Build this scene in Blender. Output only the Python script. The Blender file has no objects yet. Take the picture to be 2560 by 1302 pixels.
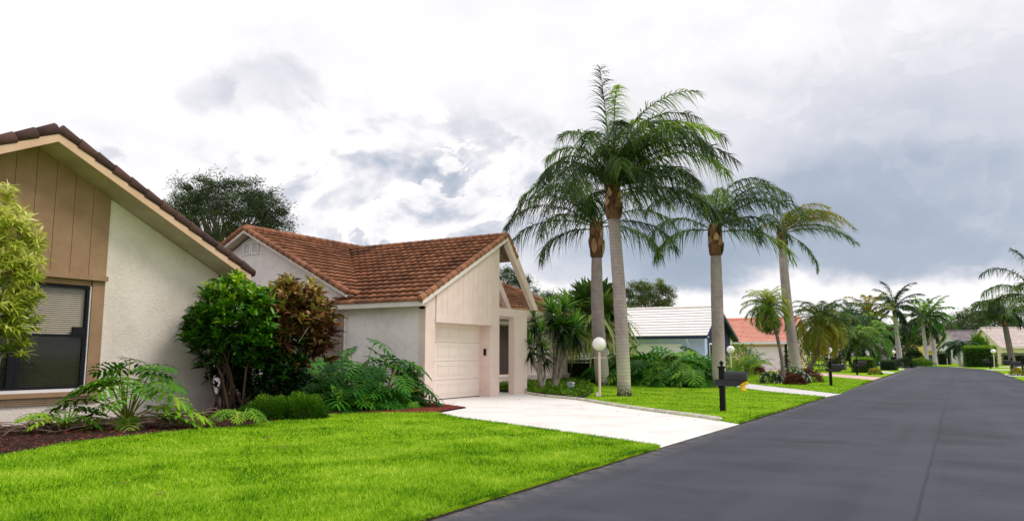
import bpy, bmesh, math, random
import numpy as np
from mathutils import Vector, Matrix
R = math.radians
SC = bpy.context.scene
COL = SC.collection

# ------------------------------------------------------------------ camera
F_PX, HOR, CX, CY, VPX, EYE = 1880.0, 888.0, 1280.0, 651.0, 2395.0, 1.4
PITCH = math.atan((HOR - CY) / F_PX)
def _cd(x, y):
    dx = x - CX; dy = CY - y
    return dx, F_PX * math.cos(PITCH) - dy * math.sin(PITCH), F_PX * math.sin(PITCH) + dy * math.cos(PITCH)
_d = _cd(VPX, HOR); YAW = math.atan2(_d[0], _d[1])
def ray(x, y):
    """direction in the world of a measured photo direction (used for surveying positions)"""
    v = _cd(x, y); c, s = math.cos(YAW), math.sin(YAW)
    return np.array([v[0] * c - v[1] * s, v[0] * s + v[1] * c, v[2]])
def at(x, Y): r = ray(x, HOR); return float(r[0] * Y / r[1])
def zat(x, y, Y): r = ray(x, y); return float(EYE + r[2] * Y / r[1])
def atY(x, X): r = ray(x, HOR); return float(r[1] * X / r[0])
def azel(x, y):
    r = ray(x, y); r = r / np.linalg.norm(r)
    return math.atan2(r[0], r[1]), math.asin(r[2])
def Gp(x, y): r = ray(x, y); t = -EYE / r[2]; return (r[0] * t, r[1] * t)
VR = np.array([math.cos(YAW), math.sin(YAW), 0.0]); VF = np.array([-math.sin(YAW), math.cos(YAW), 0.0])

cam_d = bpy.data.cameras.new('camera'); cam = bpy.data.objects.new('camera', cam_d); COL.objects.link(cam)
cam_d.sensor_width = 36; cam_d.lens = F_PX / 2560 * 36; cam_d.clip_start = 0.05; cam_d.clip_end = 3000
cam.location = (0, 0, EYE); cam.rotation_euler = (R(90) + PITCH, 0, YAW)
cam_d.dof.use_dof = True; cam_d.dof.focus_distance = 14.0; cam_d.dof.aperture_fstop = 5.0
SC.camera = cam

# ------------------------------------------------------------------ node helpers
def lin(r, g, b, k=1.0):
    f = lambda c: ((c / 255 + 0.055) / 1.055) ** 2.4 if c / 255 > 0.04045 else c / 255 / 12.92
    return (min(1, f(r) * k), min(1, f(g) * k), min(1, f(b) * k), 1)
class NT:
    def __init__(s, tree): s.t = tree; s.n = tree.nodes; s.l = tree.links
    def new(s, typ, **kw):
        n = s.n.new(typ)
        for k, v in kw.items(): setattr(n, k, v)
        return n
    def put(s, sock, v):
        if hasattr(v, 'is_linked') or isinstance(v, bpy.types.NodeSocket): s.l.new(v, sock)
        else: sock.default_value = v
    def math(s, op, a, b=None, c=None, clamp=False):
        n = s.new('ShaderNodeMath', operation=op); n.use_clamp = clamp
        s.put(n.inputs[0], a)
        if b is not None: s.put(n.inputs[1], b)
        if c is not None: s.put(n.inputs[2], c)
        return n.outputs[0]
    def mix(s, f, a, b, blend='MIX'):
        n = s.new('ShaderNodeMix', data_type='RGBA', blend_type=blend)
        s.put(n.inputs[0], f); s.put(n.inputs[6], a); s.put(n.inputs[7], b)
        return n.outputs[2]
    def ramp(s, f, stops, interp='LINEAR'):
        n = s.new('ShaderNodeValToRGB'); n.color_ramp.interpolation = interp
        e = n.color_ramp.elements
        while len(e) < len(stops): e.new(0.5)
        for i, (p, c) in enumerate(stops):
            e[i].position = p; e[i].color = c if len(c) == 4 else (*c, 1)
        s.put(n.inputs[0], f); return n.outputs[0]
    def noise(s, vec, scale, detail=4, rough=0.55, dist=0.0):
        n = s.new('ShaderNodeTexNoise'); n.inputs['Scale'].default_value = scale
        n.inputs['Detail'].default_value = detail; n.inputs['Roughness'].default_value = rough
        n.inputs['Distortion'].default_value = dist
        if vec is not None: s.l.new(vec, n.inputs['Vector'])
        return n
    def mrange(s, v, a, b, c=0.0, d=1.0, smooth=False):
        n = s.new('ShaderNodeMapRange'); n.interpolation_type = 'SMOOTHSTEP' if smooth else 'LINEAR'
        s.put(n.inputs[0], v)
        for i, x in zip((1, 2, 3, 4), (a, b, c, d)): n.inputs[i].default_value = x
        return n.outputs[0]

# ------------------------------------------------------------------ world: storm-cloud sky over a clear-sky base
SUN_EL, SUN_AZ = R(52), R(72)          # azimuth clockwise from +Y
world = bpy.data.worlds.new('World'); SC.world = world; world.use_nodes = True
w = NT(world.node_tree); w.n.clear()
tc = w.new('ShaderNodeTexCoord'); sx = w.new('ShaderNodeSeparateXYZ'); w.l.new(tc.outputs['Generated'], sx.inputs[0])
az = w.math('ARCTAN2', sx.outputs[0], sx.outputs[1]); el = w.math('ARCSINE', sx.outputs[2])
cb = w.new('ShaderNodeCombineXYZ'); w.l.new(az, cb.inputs[0]); w.l.new(w.math('MULTIPLY', el, 1.5), cb.inputs[1])
P0 = cb.outputs[0]
nw = w.noise(P0, 3.2, 6, 0.6); sub = w.new('ShaderNodeVectorMath', operation='SUBTRACT'); w.l.new(nw.outputs['Color'], sub.inputs[0]); sub.inputs[1].default_value = (.5, .5, .5)
sc_ = w.new('ShaderNodeVectorMath', operation='SCALE'); w.l.new(sub.outputs[0], sc_.inputs[0]); sc_.inputs['Scale'].default_value = 0.24
ad = w.new('ShaderNodeVectorMath', operation='ADD'); w.l.new(P0, ad.inputs[0]); w.l.new(sc_.outputs[0], ad.inputs[1])
s2 = w.new('ShaderNodeSeparateXYZ'); w.l.new(ad.outputs[0], s2.inputs[0]); AZW, ELW = s2.outputs[0], s2.outputs[1]
def blob(x, y, rx, ry, amt, soft=1.0):
    a, e = azel(x, y)
    da = w.math('DIVIDE', w.math('SUBTRACT', AZW, a), rx / F_PX); de = w.math('DIVIDE', w.math('SUBTRACT', ELW, e * 1.5), ry * 1.5 / F_PX)
    d2 = w.math('ADD', w.math('MULTIPLY', da, da), w.math('MULTIPLY', de, de))
    return w.math('MULTIPLY', w.mrange(d2, 1.0 - soft, 1.0 + soft * .5, 1.0, 0.0, True), amt)
fb = w.noise(P0, 7.0, 9, 0.62, 0.3).outputs[0]; fb2 = w.noise(P0, 2.4, 5, 0.5).outputs[0]
dk = None
for b in [(710, 245, 150, 80, .26, .9), (560, 235, 60, 60, .20, .9), (760, 130, 200, 120, .07, 1), (300, 330, 200, 90, .13, 1), (1020, 520, 230, 140, .24, .8), (1240, 430, 190, 170, .20, .8), (760, 430, 220, 80, .12, .9), (880, 600, 120, 50, .16, .6), (640, 420, 70, 40, .12, .6),
          (2150, 600, 700, 190, .30, 1), (2080, 610, 460, 90, .16, 1), (1800, 610, 480, 130, .15, 1), (1850, 400, 620, 240, .14, 1), (2450, 300, 460, 240, .20, 1), (1400, 650, 440, 90, .16, .9), (700, 570, 160, 50, .12, 1), (2500, 640, 300, 50, .10, 1)]:
    v = blob(*b); dk = v if dk is None else w.math('ADD', dk, v)
dk = w.math('MULTIPLY', dk, w.mrange(fb2, 0.25, 0.75, .72, 1.15))
right = w.mrange(az, azel(600, 600)[0], azel(2560, 600)[0], 0.0, 0.15)
dk = w.math('ADD', dk, right)
dk = w.math('ADD', dk, w.math('MULTIPLY', w.math('SUBTRACT', fb, .5), w.mrange(az, azel(300, 600)[0], azel(1900, 600)[0], .30, .22)))
def billow(off):
    o = w.new('ShaderNodeVectorMath', operation='ADD'); w.l.new(ad2.outputs[0], o.inputs[0]); o.inputs[1].default_value = off
    vo = w.new('ShaderNodeTexVoronoi', feature='F1'); vo.inputs['Scale'].default_value = 5.0; vo.inputs['Detail'].default_value = 3.2; vo.inputs['Roughness'].default_value = .5; vo.inputs['Lacunarity'].default_value = 2.3; vo.normalize = True
    w.l.new(o.outputs[0], vo.inputs['Vector']); return w.math('MULTIPLY', vo.outputs['Distance'], vo.outputs['Distance'])
sc2 = w.new('ShaderNodeVectorMath', operation='SCALE'); w.l.new(sub.outputs[0], sc2.inputs[0]); sc2.inputs['Scale'].default_value = 0.10
ad2 = w.new('ShaderNodeVectorMath', operation='ADD'); w.l.new(P0, ad2.inputs[0]); w.l.new(sc2.outputs[0], ad2.inputs[1])
b0 = billow((0, 0, 0)); b1 = billow((-.014, .030, 0))
relief = w.math('SUBTRACT', b0, b1)
cmask = w.math('ADD', blob(960, 490, 480, 200, 1.0, .9), blob(250, 370, 70, 60, .7, .8)); cmask = w.math('ADD', cmask, .12)
dk = w.math('ADD', dk, w.math('MULTIPLY', w.math('MULTIPLY', relief, 4.6), cmask))
rimn = w.noise(ad2.outputs[0], 5.0, 9, .6, .4).outputs[0]
edge = w.math('MULTIPLY', w.math('MULTIPLY', w.mrange(rimn, .50, .53, 0, 1, True), w.mrange(rimn, .53, .64, 1, 0, True)), cmask)
dk = w.math('SUBTRACT', dk, w.math('MULTIPLY', edge, .34)); dk = w.math('ADD', dk, w.math('MULTIPLY', w.math('MULTIPLY', w.mrange(rimn, .44, .50, 1, 0, True), cmask), .12))
strip = w.mrange(ELW, azel(2000, 760)[1] * 1.5, azel(2000, 665)[1] * 1.5, 0.0, 1.0, True)
lift = w.math('MULTIPLY', w.math('SUBTRACT', 1.0, strip), .62)
dk = w.math('SUBTRACT', dk, lift, clamp=True)
ccol = w.ramp(dk, [(0.0, (1.0, .985, .995)), (.12, (.93, .91, .935)), (.33, (.70, .71, .775)), (.60, (.43, .49, .59)), (1.0, (.28, .35, .45))])
sky = w.new('ShaderNodeTexSky', sky_type='NISHITA'); sky.sun_disc = False; sky.sun_elevation = SUN_EL; sky.sun_rotation = SUN_AZ
skc = w.mix(1.0, sky.outputs[0], (.9, .9, .9, 1), 'MULTIPLY')
k10 = w.new('ShaderNodeVectorMath', operation='SCALE'); w.l.new(ccol, k10.inputs[0]); k10.inputs['Scale'].default_value = 9.3
allc = w.mix(0.95, skc, k10.outputs[0])
bg = w.new('ShaderNodeBackground'); w.l.new(allc, bg.inputs[0]); bg.inputs[1].default_value = 0.1
wo = w.new('ShaderNodeOutputWorld'); w.l.new(bg.outputs[0], wo.inputs[0])

sl = bpy.data.lights.new('sun', 'SUN'); sl.energy = 1.6; sl.angle = R(22); sl.color = (1, .95, .88)
sun = bpy.data.objects.new('sun', sl); COL.objects.link(sun)
_sd = Vector((math.sin(SUN_AZ) * math.cos(SUN_EL), math.cos(SUN_AZ) * math.cos(SUN_EL), math.sin(SUN_EL)))
sun.rotation_euler = _sd.to_track_quat('Z', 'Y').to_euler(); sun.location = (20, 20, 40)
SC.view_settings.view_transform = 'Standard'; SC.view_settings.look = 'None'; SC.view_settings.gamma = 1; SC.view_settings.exposure = 0.22
SC.cycles.max_bounces = 6; SC.cycles.transparent_max_bounces = 12

# ------------------------------------------------------------------ materials
MATS = {}
def mat(name, c1, c2=None, scale=4, rough=.8, bump=0.0, bscale=40, c3=None, big=0.0, spec=.3, detail=6, stretch=None, metal=0.0):
    if name in MATS: return MATS[name]
    m = bpy.data.materials.new(name); m.use_nodes = True; t = NT(m.node_tree); bs = t.n['Principled BSDF']
    tcn = t.new('ShaderNodeTexCoord'); vec = tcn.outputs['Object']
    if stretch:
        mp = t.new('ShaderNodeMapping'); mp.inputs['Scale'].default_value = stretch; t.l.new(vec, mp.inputs[0]); vec = mp.outputs[0]
    if c2 is None: c2 = tuple(x * .8 for x in c1[:3]) + (1,)
    n = t.noise(vec, scale, detail, .6)
    col = t.ramp(n.outputs[0], [(.3, c1), (.7, c2)] if c3 is None else [(.28, c1), (.5, c2), (.72, c3)])
    if big:
        n2 = t.noise(vec, scale * .13, 3, .5); k = t.mrange(n2.outputs[0], .3, .7, 1 - big, 1 + big * .4)
        cbn = t.new('ShaderNodeCombineXYZ')
        for i in range(3): t.l.new(k, cbn.inputs[i])
        col = t.mix(1.0, col, cbn.outputs[0], 'MULTIPLY')
    t.l.new(col, bs.inputs['Base Color'])
    bs.inputs['Roughness'].default_value = rough; bs.inputs['Specular IOR Level'].default_value = spec; bs.inputs['Metallic'].default_value = metal
    if bump:
        nb = t.noise(vec, bscale, 5, .6); bn = t.new('ShaderNodeBump'); bn.inputs['Strength'].default_value = bump; bn.inputs['Distance'].default_value = .02
        t.l.new(nb.outputs[0], bn.inputs['Height']); t.l.new(bn.outputs[0], bs.inputs['Normal'])
    MATS[name] = m; return m
def leafmat(name, cols, rough=.42, trans=.28, spec=.35, nscale=0.0):
    """cols: ramp stops keyed by the per-leaf tint attribute"""
    m = bpy.data.materials.new(name); m.use_nodes = True; t = NT(m.node_tree); bs = t.n['Principled BSDF']
    a = t.new('ShaderNodeAttribute', attribute_name='tint'); v = a.outputs['Fac']
    if nscale:
        tcn = t.new('ShaderNodeTexCoord'); n = t.noise(tcn.outputs['Object'], nscale, 4, .6)
        v = t.math('ADD', v, t.mrange(n.outputs[0], .3, .7, -.38, .38), clamp=True)
    k = len(cols); col = t.ramp(v, [(i / (k - 1), c) for i, c in enumerate(cols)])
    t.l.new(col, bs.inputs['Base Color']); bs.inputs['Roughness'].default_value = rough; bs.inputs['Specular IOR Level'].default_value = spec
    tr = t.new('ShaderNodeBsdfTranslucent'); t.l.new(col, tr.inputs[0]); mx = t.new('ShaderNodeMixShader'); mx.inputs[0].default_value = trans
    t.l.new(bs.outputs[0], mx.inputs[1]); t.l.new(tr.outputs[0], mx.inputs[2]); t.l.new(mx.outputs[0], t.n['Material Output'].inputs[0])
    return m
def tintmat(name, cols, rough=.8, bump=.3, bscale=60, stain=0.0, scol=(0, 0, 0, 1), spec=.25, sscale=.5):
    m = bpy.data.materials.new(name); m.use_nodes = True; t = NT(m.node_tree); bs = t.n['Principled BSDF']
    a = t.new('ShaderNodeAttribute', attribute_name='tint'); k = len(cols); tcn = t.new('ShaderNodeTexCoord')
    n1 = t.noise(tcn.outputs['Object'], 9, 5, .6)
    v = t.math('ADD', a.outputs['Fac'], t.mrange(n1.outputs[0], .3, .7, -.2, .2), clamp=True)
    col = t.ramp(v, [(i / (k - 1), c) for i, c in enumerate(cols)])
    if stain:
        n = t.noise(tcn.outputs['Object'], sscale, 6, .62, .6); col = t.mix(t.math('MULTIPLY', t.mrange(n.outputs[0], .52, .68, 0, 1, True), stain), col, scol)
    t.l.new(col, bs.inputs['Base Color']); bs.inputs['Roughness'].default_value = rough; bs.inputs['Specular IOR Level'].default_value = spec
    nb = t.noise(tcn.outputs['Object'], bscale, 4, .6); bn = t.new('ShaderNodeBump'); bn.inputs['Strength'].default_value = bump; bn.inputs['Distance'].default_value = .01
    t.l.new(nb.outputs[0], bn.inputs['Height']); t.l.new(bn.outputs[0], bs.inputs['Normal'])
    return m
def stucco(name, c, dirt, lo=(.45, .7), bump=.6, dk=.5, bscale=11):
    m = bpy.data.materials.new(name); m.use_nodes = True; t = NT(m.node_tree); bs = t.n['Principled BSDF']; tcn = t.new('ShaderNodeTexCoord'); O = tcn.outputs['Object']
    n = t.noise(O, 1.3, 7, .65, .4); n2 = t.noise(O, 14, 5, .7, .8)
    f = t.math('MULTIPLY', t.mrange(n.outputs[0], lo[0], lo[1], 0, 1), dk); col = t.mix(f, c, dirt)
    col = t.mix(t.mrange(n2.outputs[0], .56, .70, 0, .35), col, dirt); t.l.new(col, bs.inputs['Base Color'])
    bs.inputs['Roughness'].default_value = .9; bs.inputs['Specular IOR Level'].default_value = .15
    nb = t.noise(O, bscale, 6, .6, 1.5); bn = t.new('ShaderNodeBump'); bn.inputs['Strength'].default_value = bump; bn.inputs['Distance'].default_value = .03
    t.l.new(nb.outputs[0], bn.inputs['Height']); t.l.new(bn.outputs[0], bs.inputs['Normal'])
    return m
M = {}
M['stucco_white'] = stucco('stucco_white', lin(240, 228, 218), lin(190, 177, 164), dk=.35)
M['stucco_pink'] = stucco('stucco_pink', lin(231, 210, 200), lin(194, 170, 158), dk=.4)
M['stucco_shaded'] = stucco('stucco_shaded', lin(240, 231, 230), lin(192, 182, 182), lo=(.42, .70), dk=.5)  # same paint as the pink front, toned cooler for the wall in shade
M['siding_tan'] = mat('siding_tan', lin(172, 140, 110), lin(156, 124, 96), 3, .8, .25, 90, big=.12)
M['siding_pink'] = mat('siding_pink', lin(233, 212, 204), lin(222, 200, 192), 3, .8, .15, 60, big=.06)
M['trim_tan'] = mat('trim_tan', lin(222, 188, 160), lin(206, 170, 142), 2, .7, .1, 40)
M['trim_white'] = mat('trim_white', lin(232, 222, 216), lin(214, 202, 196), 2, .7, .1, 40)
M['soffit'] = mat('soffit', lin(214, 198, 186), lin(184, 166, 152), 1.4, .9, .35, 60, big=.15)
M['soffit_brown'] = mat('soffit_brown', lin(150, 130, 112), lin(130, 110, 94), 2, .9)
M['tile_dark'] = tintmat('tile_dark', [lin(70, 52, 52), lin(88, 64, 60), lin(104, 72, 64)], .85, .5, 60, .5, lin(60, 46, 46), sscale=2.5)
M['tile_brown'] = tintmat('tile_brown', [lin(118, 80, 60), lin(146, 98, 72), lin(166, 114, 86)], .85, .5, 60, .7, lin(78, 52, 48), sscale=.5)
M['tile_white'] = tintmat('tile_white', [lin(242, 235, 234), lin(248, 242, 240)], .8, .2, 60, .1, lin(180, 170, 165))
M['tile_coral'] = tintmat('tile_coral', [lin(246, 168, 150), lin(250, 184, 166)], .8, .2, 60, .1, lin(210, 120, 100))
M['tile_grey'] = tintmat('tile_grey', [lin(120, 112, 116), lin(150, 140, 142)], .9, .2, 60)
M['tile_pale'] = tintmat('tile_pale', [lin(198, 182, 178), lin(216, 200, 194)], .9, .2, 60)
M['tile_taupe'] = tintmat('tile_taupe', [lin(150, 128, 122), lin(168, 146, 138)], .9, .2, 60)
M['door_paint'] = mat('door_paint', lin(236, 222, 212), lin(230, 214, 204), 1.5, .55, .03, 40)
M['concrete'] = mat('concrete', lin(238, 235, 231), lin(232, 228, 223), .9, .85, .06, 120, c3=lin(218, 211, 204), big=.03)
M['concrete_white'] = mat('concrete_white', lin(226, 222, 222), lin(216, 210, 210), 1.4, .85)
M['paver_pink'] = mat('paver_pink', lin(222, 190, 178), lin(206, 172, 160), 3, .85)
M['kerb'] = mat('kerb', lin(222, 214, 204), lin(190, 180, 168), 6, .9, .3, 50)
M['black_metal'] = mat('black_metal', (.008, .009, .013, 1), (.013, .014, .02, 1), 8, .55, spec=.18)
M['post_black'] = mat('post_black', (.006, .006, .007, 1), (.010, .009, .010, 1), 10, .6, .1, 60, spec=.15)
M['mail_grey'] = mat('mail_grey', (.030, .030, .034, 1), (.042, .041, .046, 1), 6, .5, spec=.3)
M['bracket'] = mat('bracket', (.034, .028, .038, 1), (.05, .04, .054, 1), 10, .6, spec=.2)
M['globe'] = mat('globe', lin(250, 246, 244), lin(246, 242, 240), 1, .25, spec=.5)
M['lamp_post'] = mat('lamp_post', lin(232, 210, 200), lin(214, 190, 180), 6, .6)
M['shutter'] = mat('shutter', lin(150, 132, 126), lin(132, 116, 110), 3, .6)
M['shutter_dark'] = mat('shutter_dark', lin(96, 78, 74), lin(80, 64, 62), 3, .6)
M['blind'] = mat('blind', lin(226, 212, 186), lin(214, 200, 174), 1, .6)
M['white_paint'] = mat('white_paint', lin(238, 236, 240), lin(228, 226, 230), 2, .6)
M['navy'] = mat('navy', lin(38, 50, 86), lin(30, 40, 72), 3, .6)
M['pale_blue'] = mat('pale_blue', lin(190, 204, 240), lin(180, 194, 230), 1, .8)
M['beige'] = mat('beige', lin(236, 214, 182), lin(226, 202, 170), 1, .85)
M['cream'] = mat('cream', lin(238, 224, 196), lin(228, 212, 184), 1, .85)
M['yellow_wall'] = mat('yellow_wall', lin(228, 206, 122), lin(216, 194, 112), 1, .85)
M['bark_grey'] = mat('bark_grey', lin(134, 122, 116), lin(100, 90, 86), 9, .95, .6, 30, stretch=(1, 1, .3))
M['bark_brown'] = mat('bark_brown', lin(104, 84, 68), lin(70, 56, 46), 9, .95, .6, 30, stretch=(1, 1, .3))
M['bark_pale'] = mat('bark_pale', lin(176, 168, 152), lin(110, 98, 84), 11, .95, .6, 30, stretch=(1, 1, .4))
M['root'] = mat('root', lin(150, 126, 112), lin(96, 76, 66), 16, .95, .4, 60)
M['mulch'] = mat('mulch', lin(176, 74, 56), lin(124, 46, 36), 30, .95, 1.0, 60, c3=lin(60, 34, 26), big=.2)
M['mulch_dark'] = mat('mulch_dark', lin(92, 56, 44), lin(48, 32, 26), 22, .95, 1.0, 50, c3=lin(30, 20, 17), big=.3)
M['dead_leaf'] = mat('dead_leaf', lin(132, 88, 58), lin(92, 56, 38), 30, .8)
M['yellow_paint'] = mat('yellow_paint', lin(250, 200, 10), lin(244, 188, 8), 6, .45, spec=.5)
M['meter'] = mat('meter', lin(186, 190, 206), lin(168, 172, 188), 10, .6)
M['rubber'] = mat('rubber', (.02, .02, .02, 1), None, 8, .8)
M['petal_white'] = mat('petal_white', lin(245, 244, 238), lin(232, 230, 224), 4, .6)
# window glass
def glassmat(name, col, rough=.05):
    m = bpy.data.materials.new(name); m.use_nodes = True; t = NT(m.node_tree); bs = t.n['Principled BSDF']
    bs.inputs['Base Color'].default_value = col; bs.inputs['Roughness'].default_value = rough; bs.inputs['Specular IOR Level'].default_value = .6
    return m
M['dark_glass'] = glassmat('dark_glass', (.03, .035, .04, 1))
def see_through(name, fac, tint):
    m = bpy.data.materials.new(name); m.use_nodes = True; t = NT(m.node_tree)
    tr = t.new('ShaderNodeBsdfTransparent'); gl = t.new('ShaderNodeBsdfGlossy'); gl.inputs['Roughness'].default_value = .08; df = t.new('ShaderNodeBsdfDiffuse'); df.inputs[0].default_value = tint
    a = t.new('ShaderNodeMixShader'); a.inputs[0].default_value = fac; t.l.new(tr.outputs[0], a.inputs[1]); t.l.new(df.outputs[0], a.inputs[2])
    b = t.new('ShaderNodeMixShader'); b.inputs[0].default_value = .03; t.l.new(a.outputs[0], b.inputs[1]); t.l.new(gl.outputs[0], b.inputs[2])
    t.l.new(b.outputs[0], t.n['Material Output'].inputs[0]); return m
M['pane'] = see_through('pane', .12, (.05, .05, .05, 1)); M['screen'] = see_through('screen', .58, (.012, .012, .014, 1))
# asphalt
def asphalt():
    m = bpy.data.materials.new('asphalt'); m.use_nodes = True; t = NT(m.node_tree); bs = t.n['Principled BSDF']; tcn = t.new('ShaderNodeTexCoord'); O = tcn.outputs['Object']
    n1 = t.noise(O, .35, 6, .6, .5); n2 = t.noise(O, 90, 3, .7); mp = t.new('ShaderNodeMapping'); mp.inputs['Scale'].default_value = (.45, 1.1, 1); mp.inputs['Rotation'].default_value = (0, 0, .5); t.l.new(O, mp.inputs[0]); n3 = t.noise(mp.outputs[0], 1.2, 4, .6)
    base = t.ramp(n1.outputs[0], [(.34, lin(43, 46, 54)), (.5, lin(52, 55, 65)), (.66, lin(62, 65, 76))])
    base = t.mix(t.mrange(n3.outputs[0], 0.45, .66, 0, .5), base, lin(72, 75, 86))
    mp2 = t.new('ShaderNodeMapping'); mp2.inputs['Scale'].default_value = (1.4, .04, 1); t.l.new(O, mp2.inputs[0]); n5 = t.noise(mp2.outputs[0], 1.0, 3, .5); base = t.mix(t.mrange(n5.outputs[0], .48, .64, 0, .4), base, lin(70, 73, 84))
    base = t.mix(t.mrange(n2.outputs[0], .55, .8, 0, .6), base, lin(122, 120, 128)); base = t.mix(t.mrange(n2.outputs[0], .2, .42, .45, 0), base, lin(44, 43, 50))
    # paving seam down the middle
    s = t.new('ShaderNodeSeparateXYZ'); t.l.new(O, s.inputs[0]); xx = t.math('ABSOLUTE', t.math('ADD', t.math('ADD', s.outputs[0], .4), t.math('MULTIPLY', t.math('SUBTRACT', n1.outputs[0], .5), .10)))
    base = t.mix(t.mrange(xx, .008, .026, .6, 0), base, lin(34, 33, 40))
    # dusty margin
    xe = t.mrange(s.outputs[0], -4.0, -3.55, .8, 0); n4 = t.noise(O, 5, 5, .7); base = t.mix(t.math('MULTIPLY', xe, t.mrange(n4.outputs[0], .4, .7, 0, 1)), base, lin(130, 122, 116))
    t.l.new(base, bs.inputs['Base Color']); bs.inputs['Roughness'].default_value = .68; bs.inputs['Specular IOR Level'].default_value = .3
    nb = t.noise(O, 130, 3, .7); bn = t.new('ShaderNodeBump'); bn.inputs['Strength'].default_value = .5; bn.inputs['Distance'].default_value = .012; t.l.new(nb.outputs[0], bn.inputs['Height']); t.l.new(bn.outputs[0], bs.inputs['Normal'])
    return m
M['asphalt'] = asphalt()
def lawnmat():
    m = bpy.data.materials.new('lawn'); m.use_nodes = True; t = NT(m.node_tree); bs = t.n['Principled BSDF']; tcn = t.new('ShaderNodeTexCoord'); O = tcn.outputs['Object']
    n1 = t.noise(O, .5, 5, .6); n2 = t.noise(O, 28, 5, .75)
    v = t.math('ADD', t.math('MULTIPLY', n1.outputs[0], .5), t.math('MULTIPLY', n2.outputs[0], .5))
    c = t.ramp(v, [(.33, lin(84, 126, 8)), (.5, lin(130, 168, 12)), (.66, lin(168, 198, 28))])
    t.l.new(c, bs.inputs['Base Color']); bs.inputs['Roughness'].default_value = .95; bs.inputs['Specular IOR Level'].default_value = .1
    bn = t.new('ShaderNodeBump'); bn.inputs['Strength'].default_value = .8; bn.inputs['Distance'].default_value = .03; t.l.new(n2.outputs[0], bn.inputs['Height']); t.l.new(bn.outputs[0], bs.inputs['Normal'])
    return m
M['lawn'] = lawnmat()
M['grass'] = leafmat('grass', [lin(60, 114, 6), lin(120, 172, 12), lin(164, 206, 34), lin(210, 226, 90)], .55, .3, .15, nscale=.9)
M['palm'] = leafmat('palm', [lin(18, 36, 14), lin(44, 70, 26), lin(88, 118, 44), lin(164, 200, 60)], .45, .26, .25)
M['palm_bright'] = leafmat('palm_bright', [lin(50, 96, 40), lin(86, 140, 42), lin(130, 172, 50)], .4, .35)
M['palm_yellow'] = leafmat('palm_yellow', [lin(36, 72, 24), lin(76, 114, 34), lin(140, 144, 42), lin(206, 164, 44)], .45, .3)
M['palm_dark'] = leafmat('palm_dark', [lin(22, 46, 26), lin(36, 70, 34), lin(56, 96, 42)], .45, .2)
M['areca_palm_leaf'] = leafmat('areca_palm_leaf', [lin(30, 66, 30), lin(72, 116, 40), lin(150, 170, 44), lin(206, 206, 70)], .45, .25, .2)
M['fan'] = leafmat('fan', [lin(30, 52, 22), lin(62, 92, 36), lin(120, 146, 66), lin(168, 172, 96)], .45, .25)
M['philo'] = leafmat('philo', [lin(12, 48, 14), lin(34, 96, 24), lin(70, 134, 30), lin(134, 180, 40)], .5, .16, .16)
M['philo_bright'] = leafmat('philo_bright', [lin(20, 62, 18), lin(48, 112, 26), lin(92, 150, 36), lin(182, 212, 60)], .5, .24, .16)
M['stem_green'] = leafmat('stem_green', [lin(110, 140, 52), lin(160, 172, 70), lin(190, 186, 80)], .45, .1)
M['yucca'] = leafmat('yucca', [lin(10, 32, 10), lin(32, 78, 22), lin(70, 128, 34), lin(130, 176, 66)], .38, .12)
M['varieg'] = leafmat('varieg', [lin(84, 116, 28), lin(168, 186, 56), lin(222, 224, 110), lin(242, 242, 180)], .4, .35)
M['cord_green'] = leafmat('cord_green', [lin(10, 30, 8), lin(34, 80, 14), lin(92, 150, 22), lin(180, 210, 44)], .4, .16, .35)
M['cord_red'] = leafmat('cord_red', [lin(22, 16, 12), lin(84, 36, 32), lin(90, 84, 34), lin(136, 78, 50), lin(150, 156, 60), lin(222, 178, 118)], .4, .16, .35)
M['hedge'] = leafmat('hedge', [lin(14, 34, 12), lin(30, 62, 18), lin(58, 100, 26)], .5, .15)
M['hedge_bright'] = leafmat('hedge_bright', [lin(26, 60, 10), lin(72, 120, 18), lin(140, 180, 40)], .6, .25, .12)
M['oak'] = leafmat('oak', [lin(16, 28, 18), lin(44, 62, 36), lin(72, 92, 46), lin(104, 118, 56)], .5, .2)
M['oak_warm'] = leafmat('oak_warm', [lin(34, 58, 26), lin(62, 88, 34), lin(104, 122, 46), lin(140, 146, 60)], .5, .2)
M['maroon'] = leafmat('maroon', [lin(52, 24, 20), lin(104, 42, 32), lin(70, 76, 34)], .4, .2)
M['croton'] = leafmat('croton', [lin(60, 96, 24), lin(160, 150, 36), lin(216, 168, 40)], .4, .25)
M['areca'] = leafmat('areca', [lin(60, 110, 30), lin(110, 152, 40), lin(176, 190, 60)], .4, .35)
M['shrub_red_leaf'] = leafmat('shrub_red_leaf', [lin(120, 60, 40), lin(160, 80, 50)], .4, .2)
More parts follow.
